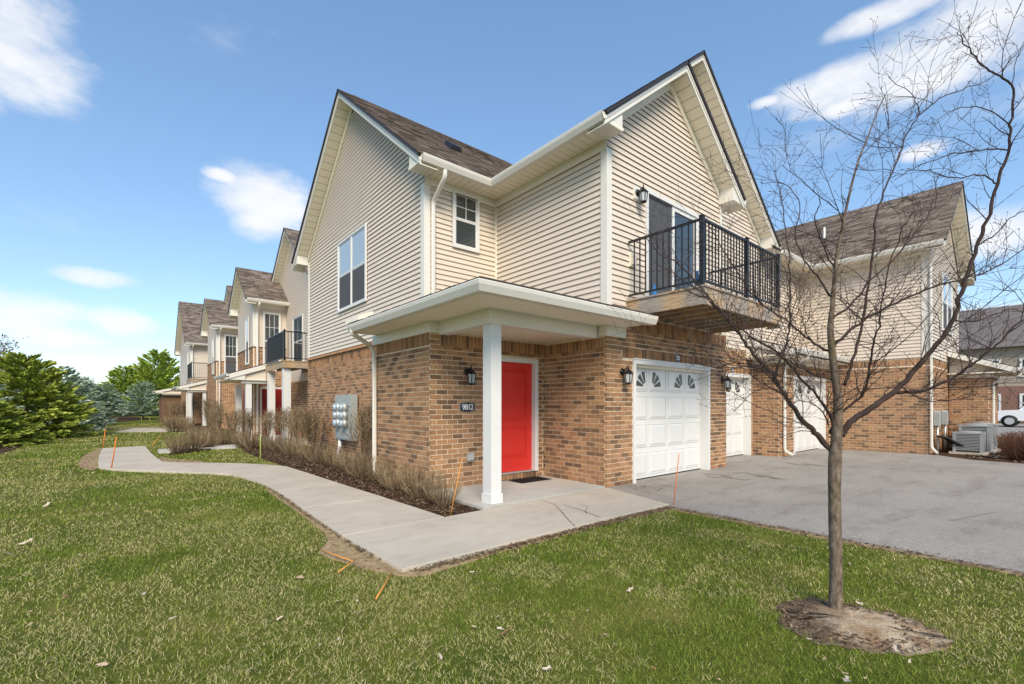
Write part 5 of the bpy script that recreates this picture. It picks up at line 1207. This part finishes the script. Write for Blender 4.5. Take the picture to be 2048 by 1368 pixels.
# ================================================================== VEGETATION
def shrub_mesh(seed, h, w, stems, twigs, flare=1.0, bare=0.15):
    random.seed(seed); m = MB(); tips = []
    for k in range(stems):
        a = random.uniform(0, 6.283); rr = math.sqrt(random.random()); ro = .16 * w * rr; to = w * .5 * rr * flare
        hh = h * random.uniform(.72, 1.06) * (1 - .18 * rr * rr)
        b = Vector((math.cos(a) * ro, math.sin(a) * ro, -.02)); t = Vector((math.cos(a) * to + random.gauss(0, .03) * w, math.sin(a) * to + random.gauss(0, .03) * w, hh))
        mid = b.lerp(t, .5) + Vector((math.cos(a) * .10 * w * rr, math.sin(a) * .10 * w * rr, 0)) + Vector((random.gauss(0, .02), random.gauss(0, .02), 0)) * w
        r = random.random() * .8 + .05; rad = .0052 * random.uniform(.7, 1.4) * (h / .55) ** .4
        m.tube([b, mid, t], [rad, rad * .75, rad * .3], 3, r, False); tips.append((b, mid, t, r))
    for k in range(twigs):
        b, mid, t, r = random.choice(tips); f = random.uniform(bare, 1.0)
        p = (b.lerp(mid, f * 2) if f < .5 else mid.lerp(t, f * 2 - 1)); d = (t - mid).normalized()
        d = (d + Vector((random.gauss(0, .55), random.gauss(0, .55), random.gauss(.1, .3)))).normalized(); L = h * random.uniform(.12, .34)
        q = p + d * L; q.z = min(q.z, h * random.uniform(.9, 1.06)); mm_ = p.lerp(q, .5) + Vector((random.gauss(0, .012), random.gauss(0, .012), .01))
        rad = .0030 * random.uniform(.7, 1.4) * (h / .55) ** .4; m.tube([p, mm_, q], [rad, rad * .8, rad * .4], 3, min(1, r + random.uniform(0, .25)), False)
    me = m.mesh('shrub'); me.materials.append(MT['shrub']); return me
SM = [shrub_mesh(k, .46, .74, 80, 300) for k in (1, 2, 3)]
SB = [shrub_mesh(k, 1.38, .60, 30, 430, 1.0, .5) for k in (11, 12)]
random.seed(21)
def put(name, me, loc, s, rz, label, cat, group):
    o = bpy.data.objects.new(name, me); o.location = loc; o.scale = s if isinstance(s, tuple) else (s, s, s); o.rotation_euler = (0, 0, rz); o.color = (0, 0, 0, 1); link(o); return tag(o, label, cat, group)
row = [(3.42, 5.62), (3.46, 6.35), (3.44, 7.10), (3.52, 7.9), (3.55, 8.8), (3.60, 9.7), (3.62, 10.6), (3.60, 11.6), (3.56, 12.6), (3.52, 13.7), (3.45, 14.8), (3.40, 15.9)]
names = ['first', 'second', 'third', 'fourth', 'fifth', 'sixth', 'seventh', 'eighth', 'ninth', 'tenth', 'eleventh', 'twelfth']
for k, (x, y) in enumerate(row):
    lab = 'sparse bare twiggy shrub at the porch post end of the hedge' if k == 0 else '%s bare brown shrub from the porch post along the brick wall' % names[k]
    put('bare_shrub', SM[k % 3], (x, y, 0), (.80 if k == 0 else 1.0, .85 if k == 0 else 1.05, random.uniform(.92, 1.12)), random.uniform(0, 6), lab, 'shrub', 'bare shrubs along the wall')
tall = [(4.08, 9.35, 1.0, 'tall bare shrub against the wall by the downspout'), (4.08, 10.0, 1.02, 'tall bare shrub just right of the meter bank'), (3.95, 13.3, .95, 'tall bare shrub left of the meter bank'), (3.9, 14.4, .98, 'tall bare shrub second to the left of the meter bank'), (3.85, 15.6, .95, 'tall bare shrub at the far end of the near wall'), (3.6, 17.2, .9, 'tall bare shrub in front of the first white balcony post'),
        (3.3, 18.9, .92, 'tall bare shrub between the white balcony posts'), (3.05, 20.3, .9, 'tall bare shrub in front of the far porch'), (2.75, 22.3, 1.0, 'tall bare shrub beside the far porch corner'), (2.9, 24.2, 1.25, 'large bare shrub against the second brick wing'), (2.9, 38.5, 1.2, 'tall bare shrub by the far end porch'), (2.6, 41.5, 1.2, 'tall bare shrub past the far end porch')]
for k, (x, y, s_, lab) in enumerate(tall): put('bare_shrub', SB[k % 2], (x, y, 0), (s_, s_ * 1.05, s_), random.uniform(0, 6), lab, 'shrub', 'tall bare shrubs')
far = [(1.15, 16.9), (1.55, 17.3), (2.05, 17.9), (2.55, 18.5), (2.95, 17.4), (3.1, 16.7), (3.0, 19.3), (2.45, 19.8), (2.1, 21.4), (2.2, 23.2), (1.9, 30.2), (2.4, 31.4), (2.6, 33.5), (2.3, 35.0), (2.2, 37.0)]
fl = ['end shrub nearest the walk in the far row', 'second shrub from the walk in the far row', 'third shrub from the walk in the far row', 'fourth shrub from the walk in the far row', 'shrub where the far row meets the hedge', 'shrub at the bend between hedge and far row', 'shrub in front of the balcony posts', 'shrub behind the far row near the porch', 'shrub by the second porch step', 'shrub beyond the second porch', 'distant shrub nearest the far walk', 'second distant shrub by the far walk', 'third distant shrub by the far walk', 'fourth distant shrub by the far walk', 'last distant shrub along the row']
for k, (x, y) in enumerate(far): put('bare_shrub', SM[k % 3], (x, y, 0), (1.25, 1.25, 1.25) if k < 10 else (1.7, 1.7, 1.6), random.uniform(0, 6), 'bare brown ' + fl[k], 'shrub', 'bare shrubs in the far beds')
# reddish dry shrubs by the air conditioners
MR = bpy.data.materials.new('rust_twigs'); MR = leaf_mat('rust_twigs', [(0, (0.07, 0.03, 0.02)), (1, (0.26, 0.13, 0.085))]); RS = shrub_mesh(31, .75, 1.0, 200, 900); RS.materials.clear(); RS.materials.append(MR)
for (x, y, s_, lab) in ((17.3, 0.75, .95, 'rust brown dry shrub at the right edge by the driveway'), (18.6, .75, .95, 'rust brown dry shrub behind the one at the right edge')): put('dry_shrub', RS, (x, y, 0), s_, 1.0, lab, 'shrub', 'rust brown shrubs')
# --- spruces
def spruce_mesh(seed, h, w, tiers, per, mat, trunk_clear=.08, droop=.25, dens=1.0, top_sparse=False):
    random.seed(seed); m = MB(); 
    for i in range(tiers):
        f = (i + random.uniform(-.3, .3)) / tiers; z = h * (trunk_clear + (1 - trunk_clear) * f * .97); L = w * .5 * (1 - f) ** .72 + .06 * w
        n = max(4, int(per * (1 - f * .55)))
        for k in range(n):
            a = random.uniform(0, 6.283); l = L * random.uniform(.72, 1.12); up = (.55 * f - droop * (1 - f)) + random.uniform(-.10, .10)
            d = Vector((math.cos(a), math.sin(a), up)).normalized(); base = Vector((0, 0, z)); side = Vector((-math.sin(a), math.cos(a), 0))
            ns = max(6, int(62 * dens * l / (w * .5) + 4)); br = random.random()
            for s_ in range(ns):
                t = .18 + .82 * math.sqrt((s_ + random.random()) / ns); p = base + d * (l * t) + Vector((0, 0, .10 * l * t * t))
                off = side * random.uniform(-1, 1) * l * .30 * (1.15 - t) + Vector((0, 0, random.uniform(-.05, .03) * l))
                p = p + off; q = (d * .75 + side * random.uniform(-.8, .8) + Vector((0, 0, random.uniform(-.1, .35)))).normalized()
                ll = w * .036 * random.uniform(.7, 1.6); ww = ll * random.uniform(.14, .28); nn = q.cross(Vector((random.gauss(0, 1), random.gauss(0, 1), random.gauss(0, 1)))).normalized() * ww
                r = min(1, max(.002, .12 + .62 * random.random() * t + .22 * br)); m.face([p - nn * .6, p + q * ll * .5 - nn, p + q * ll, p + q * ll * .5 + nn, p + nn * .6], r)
    me = m.mesh('crown'); me.materials.append(MT[mat]); 
    tr = MB(); tr.tube([(0, 0, -.05), (0, 0, h * .5), (0, 0, h * 1.0)], [w * .030, w * .018, .008], 7); tm = tr.mesh('trunk'); tm.materials.append(MT['treetrunk']); return me, tm
def tree(name, crown, trunk, loc, s, rz, label, group):
    t = bpy.data.objects.new(name, None); t.location = loc; t.empty_display_size = .3; link(t); tag(t, label, 'tree', group)
    for nm, me in (('crown', crown), ('trunk', trunk)):
        o = bpy.data.objects.new(nm, me); o.location = (0, 0, 0); o.scale = s if isinstance(s, tuple) else (s, s, s); o.rotation_euler = (0, 0, rz); o.color = (0, 0, 0, 1); COL.objects.link(o); o.parent = t
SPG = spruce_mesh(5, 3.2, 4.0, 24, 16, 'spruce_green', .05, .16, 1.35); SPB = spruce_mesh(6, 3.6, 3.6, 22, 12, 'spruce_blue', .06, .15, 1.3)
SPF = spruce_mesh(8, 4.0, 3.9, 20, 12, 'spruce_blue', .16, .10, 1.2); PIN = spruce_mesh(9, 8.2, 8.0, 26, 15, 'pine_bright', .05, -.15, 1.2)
def gt(x, d): p = at(x, YH, d); return (p.x, p.y, -.02)
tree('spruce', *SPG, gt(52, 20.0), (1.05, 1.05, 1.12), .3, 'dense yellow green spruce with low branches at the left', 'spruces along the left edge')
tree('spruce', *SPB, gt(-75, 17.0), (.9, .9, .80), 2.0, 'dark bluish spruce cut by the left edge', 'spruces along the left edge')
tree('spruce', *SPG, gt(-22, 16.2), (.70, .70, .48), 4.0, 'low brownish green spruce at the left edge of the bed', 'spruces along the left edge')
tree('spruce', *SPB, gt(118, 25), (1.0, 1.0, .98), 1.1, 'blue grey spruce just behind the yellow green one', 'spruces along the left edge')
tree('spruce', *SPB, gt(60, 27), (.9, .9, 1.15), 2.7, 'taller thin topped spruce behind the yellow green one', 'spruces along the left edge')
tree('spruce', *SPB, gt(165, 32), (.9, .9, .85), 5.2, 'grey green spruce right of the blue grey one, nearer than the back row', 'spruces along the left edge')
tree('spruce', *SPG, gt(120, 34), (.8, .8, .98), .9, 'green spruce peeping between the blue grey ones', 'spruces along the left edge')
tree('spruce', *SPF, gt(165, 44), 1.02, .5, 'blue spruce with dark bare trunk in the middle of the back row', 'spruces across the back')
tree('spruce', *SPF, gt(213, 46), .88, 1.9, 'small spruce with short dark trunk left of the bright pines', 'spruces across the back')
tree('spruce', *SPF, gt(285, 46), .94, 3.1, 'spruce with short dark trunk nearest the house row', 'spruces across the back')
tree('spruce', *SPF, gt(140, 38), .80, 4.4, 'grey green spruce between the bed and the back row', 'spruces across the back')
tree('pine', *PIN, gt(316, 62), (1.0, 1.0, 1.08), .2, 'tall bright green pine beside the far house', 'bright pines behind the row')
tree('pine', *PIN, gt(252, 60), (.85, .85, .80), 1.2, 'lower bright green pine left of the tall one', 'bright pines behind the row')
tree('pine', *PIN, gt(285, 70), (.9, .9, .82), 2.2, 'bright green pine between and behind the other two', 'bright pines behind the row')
# oak still holding brown leaves
random.seed(3)
def bare_tree(seed, h, spread, r0, depth, fine, leaves=0):
    random.seed(seed); tr = MB(); br = MB(); lf = MB()
    def grow(p, d, L, r, lev, mb):
        pts = [p]; rad = [r]; n = 4
        for k in range(n):
            d = (d + Vector((random.gauss(0, .12), random.gauss(0, .12), random.gauss(.05, .08)))).normalized(); p = p + d * (L / n); pts.append(p); rad.append(r * (1 - .55 * (k + 1) / n))
        mb.tube(pts, rad, 5 if lev < 2 else 3, random.random() * .9 + .05, False)
        if lev >= depth:
            for _ in range(leaves):
                q = pts[-1] + Vector((random.gauss(0, .12), random.gauss(0, .12), random.gauss(-.02, .1))); s_ = .07 * random.uniform(.6, 1.3); u_ = Vector((random.gauss(0, 1), random.gauss(0, 1), random.gauss(0, 1))).normalized(); v_ = u_.cross(Vector((random.gauss(0, 1), .3, 1))).normalized(); lf.face([q - u_ * s_, q + v_ * s_ * .5, q + u_ * s_, q - v_ * s_ * .5], random.random() * .99 + .005)
            return
        for k in range(fine):
            t = random.uniform(.35, 1.0); i = min(n - 1, int(t * n)); b = pts[i].lerp(pts[i + 1], t * n - i); nd = (d + Vector((random.gauss(0, 1), random.gauss(0, 1), random.gauss(.25, .45))) * spread).normalized(); grow(b, nd, L * random.uniform(.5, .75), r * .5, lev + 1, br)
    grow(Vector((0, 0, -.05)), Vector((0, 0, 1)), h * .45, r0, 0, tr)
    return tr, br, lf
def bare(name, seed, loc, h, label, group, leaves=0, depth=4, fine=4, r0=.09, scale=1.0):
    tr, br, lf = bare_tree(seed, h, .75, r0, depth, fine, leaves)
    t = thing(name, (0, 0, 0), label, 'tree', group); t.location = loc
    for nm, mb, mt in (('trunk', tr, 'fartwig'), ('branches', br, 'fartwig')) + ((('leaves', lf, 'brownleaf'),) if leaves else ()):
        if not mb.f: continue
        me = mb.mesh(nm); me.materials.append(MT[mt]); o = bpy.data.objects.new(nm, me); o.color = (0, 0, 0, 1); COL.objects.link(o); o.parent = t
bare('oak_tree', 41, gt(-2, 26), 6.2, 'small oak holding dry brown leaves at the far left edge', None, leaves=5, r0=.07)
for k, (x, d, h, lab) in enumerate(((150, 85, 9, 'bare tree behind the spruces on the left skyline'), (185, 95, 10, 'bare tree on the skyline left of the pines'), (262, 100, 12, 'bare tree rising behind the lower pine'), (338, 70, 8.6, 'bare tree between the tall pine and the far house'), (300, 95, 11, 'bare tree behind the tall pine'), (2030, 60, 7, 'bare tree in front of the far building at the right'))): bare('bare_tree', 50 + k, gt(x, d), h, lab, 'bare trees in the distance', r0=.12)
# wooded skyline, one mass
random.seed(5); m = MB()
for k in range(16000):
    x = random.uniform(-700, 620); d = random.uniform(120, 200); p = at(x, YH, d); top = 7.2 + 1.6 * math.sin(x * .021) + 1.2 * math.sin(x * .057 + 1) + (d - 120) * .03
    z0 = random.uniform(-.5, top * .7); l = random.uniform(.8, 2.6); dx = random.gauss(0, .5); w = .12
    z1 = min(z0 + l, top + random.uniform(-.5, 1.2))
    m.face([(p.x - w, p.y, z0), (p.x + w, p.y - w, z0), (p.x + dx, p.y + dx, z1)], random.random() * .99 + .005)
o = obj('far_woodland', m, 'fartwig'); o['kind'] = 'stuff'; o['label'] = 'grey brown leafless wood along the skyline'
m = MB()
for k in range(40):
    x0, x1 = -900 + k * 40, -860 + k * 40; a, b = at(x0, YH, 205), at(x1, YH, 205); t0 = 5.5 + 2.0 * math.sin(x0 * .013) + 1.2 * math.sin(x0 * .05); t1 = 5.5 + 2.0 * math.sin(x1 * .013) + 1.2 * math.sin(x1 * .05)
    c, d = at(x0, YH, 260), at(x1, YH, 260)
    m.face([(a.x, a.y, -1), (b.x, b.y, -1), (b.x, b.y, t1 + 4), (a.x, a.y, t0 + 4)]); m.face([(a.x, a.y, t0 + 4), (b.x, b.y, t1 + 4), (d.x, d.y, -1), (c.x, c.y, -1)])
struct('hill', m, 'fartwig', True)
# --- the young bare tree in the foreground: limbs follow the photograph, set round the trunk in depth
D0 = dpt(gz(1672, 1215))
T = thing('young_tree', tuple(gz(1672, 1215, -.02)), 'slender leafless young tree with grey trunk in the foreground lawn', 'tree')
def cr(P, n=5):
    out = []
    for i in range(len(P) - 1):
        p0, p1, p2, p3 = P[max(i - 1, 0)], P[i], P[i + 1], P[min(i + 2, len(P) - 1)]
        for k in range(n):
            t = k / n; out.append(.5 * (2 * p1 + (p2 - p0) * t + (2 * p0 - 5 * p1 + 4 * p2 - p3) * t * t + (3 * p1 - p0 - 3 * p2 + p3) * t ** 3))
    out.append(P[-1]); return out
def limb(px, r0, r1, off1=0.0, off0=0.0, wob=.004):
    n = len(px); P = []
    for i, (x, y) in enumerate(px): P.append(at(x, y, D0 + off0 + (off1 - off0) * (i / (n - 1)) ** 1.2))
    Q = cr(P, 5); Q = [q + Vector((random.gauss(0, wob), random.gauss(0, wob), random.gauss(0, wob))) if 0 < k < len(Q) - 1 else q for k, q in enumerate(Q)]
    R_ = [(r0 + (r1 - r0) * (k / (len(Q) - 1)) ** .8) * D0 / FPX * random.uniform(.94, 1.08) for k in range(len(Q))]
    return Q, R_
random.seed(77)
trunk = [(1672, 1222), (1671, 1205), (1672, 1150), (1670, 1050), (1669, 980), (1670, 920), (1673, 880), (1676, 800), (1670, 750), (1664, 700), (1661, 655), (1665, 610), (1669, 560), (1673, 515), (1684, 460), (1694, 409), (1715, 327), (1735, 276), (1756, 220), (1771, 189)]
Q = cr([at(x, y, D0 - .004 * k) for k, (x, y) in enumerate(trunk)], 5)
hw = [15, 12.4, 11.2, 10.8, 10.8, 11.8, 9.6, 7.8, 7.2, 6.4, 5.4, 4.2, 4.0, 3.2, 2.6, 2.2, 1.8, 1.4, 1.0, .7]
RR = [(hw[min(int(k / 5), 19)] * (1 - (k % 5) / 5) + hw[min(int(k / 5) + 1, 19)] * ((k % 5) / 5)) * D0 / FPX * random.uniform(.97, 1.03) for k in range(len(Q))]
m = MB(); m.tube(Q, RR, 14); obj('trunk', m, 'bark', T, True)
ALL = [(Q[52:], RR[52:], 0)]
LIMBS = [
    ([(1668, 912), (1640, 876), (1620, 856), (1586, 817), (1566, 783), (1545, 750), (1515, 717), (1490, 684), (1468, 655), (1430, 610), (1402, 575), (1356, 528), (1316, 505), (1290, 470)], 9, 1.2, .45),
    ([(1548, 756), (1556, 730), (1572, 690), (1578, 640), (1580, 560), (1575, 490), (1566, 420), (1560, 380), (1548, 340)], 3.6, .8, .55),
    ([(1590, 822), (1570, 790), (1530, 776), (1500, 790), (1466, 825)], 2.6, .7, -.25),
    ([(1566, 785), (1530, 745), (1480, 725), (1430, 735), (1380, 718), (1340, 700)], 2.8, .7, .3),
    ([(1682, 872), (1700, 845), (1742, 815), (1790, 782), (1825, 744), (1854, 712), (1886, 674), (1906, 638), (1926, 573), (1954, 493), (1974, 441), (1994, 368), (2017, 300), (2019, 250), (2027, 179), (1991, 148), (1961, 128), (1935, 92), (1914, 64)], 9.5, 1.0, -.30),
    ([(1790, 783), (1830, 784), (1864, 776), (1918, 749), (1947, 727), (1981, 700), (2040, 645), (2100, 590)], 5.5, 1.6, -.35),
    ([(1662, 868), (1664, 838), (1640, 800), (1600, 755), (1570, 718), (1500, 672), (1440, 625), (1400, 590), (1340, 570)], 4.6, .9, -.45),
    ([(1664, 838), (1700, 812), (1728, 785), (1738, 740), (1746, 690), (1760, 640), (1772, 560), (1800, 470), (1830, 420)], 4.2, .9, -.5),
    ([(1660, 705), (1620, 680), (1570, 640), (1520, 605), (1470, 540), (1430, 470), (1400, 440)], 3.8, .8, .4),
    ([(1668, 690), (1710, 655), (1760, 622), (1850, 580), (1930, 556), (1990, 535), (2060, 490)], 5.0, 1.2, .35),
    ([(1664, 640), (1710, 600), (1742, 560), (1800, 505), (1850, 440), (1872, 400), (1868, 350)], 3.6, .8, .45),
    ([(1690, 770), (1705, 720), (1725, 640), (1744, 520), (1751, 435), (1771, 374), (1797, 317), (1817, 261), (1838, 230), (1827, 194), (1776, 153)], 4.6, .8, .35),
    ([(1838, 230), (1879, 197), (1925, 179), (1986, 153), (2042, 107)], 2.0, .8, .6),
    ([(1664, 760), (1630, 750), (1600, 735), (1560, 715), (1510, 735), (1460, 720)], 3.0, .7, -.5),
    ([(1658, 850), (1640, 820), (1600, 800), (1570, 818)], 2.2, .7, -.35),
    ([(1664, 600), (1640, 560), (1610, 520), (1590, 470), (1600, 410), (1570, 370), (1520, 365)], 3.0, .7, .3),
    ([(1672, 540), (1650, 500), (1630, 440), (1640, 400), (1600, 360), (1560, 330)], 2.4, .6, -.3),
    ([(1906, 640), (1960, 640), (2010, 620), (2060, 625)], 2.4, .8, -.1), ([(1956, 490), (1990, 470), (2030, 430), (2060, 420)], 2.2, .8, -.2), ([(1994, 368), (1960, 350), (1900, 355), (1860, 340), (1810, 345)], 2.2, .7, -.3), ([(2015, 300), (1960, 300), (1900, 310), (1840, 330), (1790, 360)], 2.2, .7, -.2),
    ([(2019, 250), (1975, 220), (1920, 215), (1880, 235)], 1.8, .7, -.2), ([(1800, 772), (1850, 800), (1900, 800), (1960, 790)], 2.0, .7, -.5)]
order = []
for (px, r0, r1, off) in LIMBS:
    Q, R_ = limb(px, r0 * .68, r1 * .70, off); m = MB(); m.tube(Q, R_, 9 if r0 > 4 else 7); o = obj('branch', m, 'darkbark', T, True); ALL.append((Q, R_, o))
def twig(mb, p, d, L, r, lev):
    n = 4 if L < .12 else 6; pts = [p]; rad = [r]
    for k in range(n):
        d = (d + Vector((random.gauss(0, .16), random.gauss(0, .16), random.gauss(.015, .15)))).normalized(); p = p + d * (L / n); pts.append(p); rad.append(max(.0010, r * (1 - .6 * (k + 1) / n)))
    mb.tube(pts, rad, 4 if lev == 0 else 3, 0, False)
    # bud at the tip
    mb.tube([pts[-1], pts[-1] + d * .007, pts[-1] + d * .014], [.0012, .0022, .0006], 4, 0, False)
    if lev < 2:
        for k in range(0 if L < .08 else int(L * 11) + random.randint(0, 2) if lev == 0 else random.randint(0, 2)):
            i = random.randint(1, n - 1); s_ = d.cross(Vector((random.gauss(0, 1), random.gauss(0, 1), random.gauss(0, 1)))).normalized()
            twig(mb, pts[i], (d * random.uniform(.3, .9) + s_ * random.uniform(.5, 1.0) + Vector((0, 0, .12))).normalized(), L * random.uniform(.15, .6), max(.0012, rad[i] * .7), lev + 1)
    else: pass
for (Q, R_, o) in ALL:
    mb = MB(); n = len(Q); length = sum((Q[i + 1] - Q[i]).length for i in range(n - 1)); k = 0; hi_ = sum(q.z for q in Q) / n; cnt = max(4, int(length * (27 if hi_ < 2.45 else 12)))
    for k in range(cnt):
        i = min(n - 2, int(n * (.12 + .88 * (k + random.random()) / cnt))); d = (Q[i + 1] - Q[i]).normalized(); s_ = d.cross(Vector((random.gauss(0, 1), random.gauss(0, 1), random.gauss(0, 1)))).normalized()
        if s_.z < -.4: s_ = -s_
        twig(mb, Q[i], (d * random.uniform(.35, 1.0) + s_ * random.uniform(.5, .95)).normalized(), random.choice((.03, .06, .16, .28, .40, .55)) * random.uniform(.7, 1.3) * (1.0 if i < n * .85 else .8), max(.0016, min(.0036, R_[i] * .55)), 0)
    obj('twigs', mb, 'twig', o if o else T, kind='stuff')
# ================================================================== FAR RIGHT: apartment house and a parked pickup
HF = thing('apartment_house', (58, 4, 0), 'distant beige and brick apartment house with grey hip roof at the right edge', 'building')
def farpt(x, d, z=0.0): p = at(x, YH, d); return Vector((p.x, p.y, z))
ux, uy = 52.0, 0.0
m = MB(); m.box(54, 70, -9, 12.5, 2.9, 6.1); obj('wall', m, 'farwall', HF); m = MB(); m.box(53.95, 70, -9.05, 12.55, 0, 2.9); obj('brick_base', m, 'farbrick', HF)
m = MB(); m.prism([(53.3, -9.7, 6.0), (70.7, -9.7, 6.0), (70.7, 13.2, 6.0), (53.3, 13.2, 6.0)], [(60, -3, 10.2), (64, -3, 10.2), (64, 6.5, 10.2), (60, 6.5, 10.2)]); obj('roof', m, 'farroof', HF)
FF = Fr('v', 53.99)
for (v0, z0) in ((3.4, 3.6), (6.6, 3.6), (3.4, .8), (6.6, .8), (.2, 3.6), (.2, .8), (9.8, 3.6), (9.8, .8)):
    window(Fr('v', 53.94), v0, v0 + 2.2, z0, z0 + 1.5, HF, units=2, lower='glass', upper='glass', n=.02, case=.12)
TR = thing('pickup_truck', (43, 1.6, 0), 'white pickup truck parked at the far right, cut by the frame edge', 'truck')
def car(ox, oy):
    # side profile along -Y: nose towards +Y
    f = Fr('v', ox); 
    body = [(oy + 2.7, .45), (oy + 2.75, .85), (oy + 2.55, 1.02), (oy + 1.3, 1.10), (oy - 2.9, 1.10), (oy - 2.95, .50), (oy - 2.4, .42), (oy + 2.3, .40)]
    m = MB(); f.plate(m, body, -1.85, 0); obj('body', m, 'carpaint', TR)
    m = MB(); f.plate(m, [(oy + 1.35, 1.101), (oy + .75, 1.78), (oy - .75, 1.80), (oy - .95, 1.101)], -1.72, -.13); obj('cab', m, 'carpaint', TR)
    m = MB(); f.plate(m, [(oy + 1.15, 1.16), (oy + .70, 1.70), (oy - .68, 1.72), (oy - .80, 1.16)], -.129, -.11); obj('side_window', m, 'glass_dark', TR)
    m = MB(); m.prism([(ox + .2, oy + 1.34, 1.13), (ox + 1.65, oy + 1.34, 1.13), (ox + 1.6, oy + .82, 1.74), (ox + .25, oy + .82, 1.74)], [(ox + .2, oy + 1.36, 1.14), (ox + 1.65, oy + 1.36, 1.14), (ox + 1.6, oy + .84, 1.75), (ox + .25, oy + .84, 1.75)]); obj('windscreen', m, 'glass_dark', TR)
    for (y) in (oy + 1.75, oy - 1.85):
        for x in (ox - .03, ox + 1.65):
            m = MB(); m.tube([(x, y, .38), (x + .23, y, .38)], .38, 20); w_ = obj('wheel', m, 'rubber', TR, True); m = MB(); m.tube([(x - .012, y, .38), (x - .001, y, .38)], .22, 14); obj('rim', m, 'galv', w_)
    for x in (ox + .05, ox + 1.5):
        m = MB(); m.box(x, x + .3, oy + 2.66, oy + 2.76, .72, .90); obj('headlight', m, 'whiteplastic', TR)
car(43, .6)
m = MB(); m.prism([(30, -14, -.05), (52, -14, -.05), (52, 8, -.05), (30, 8, -.05)], [(30, -14, -.012), (52, -14, -.012), (52, 8, -.012), (30, 8, -.012)]); struct('parking_lot', m, 'asphalt')
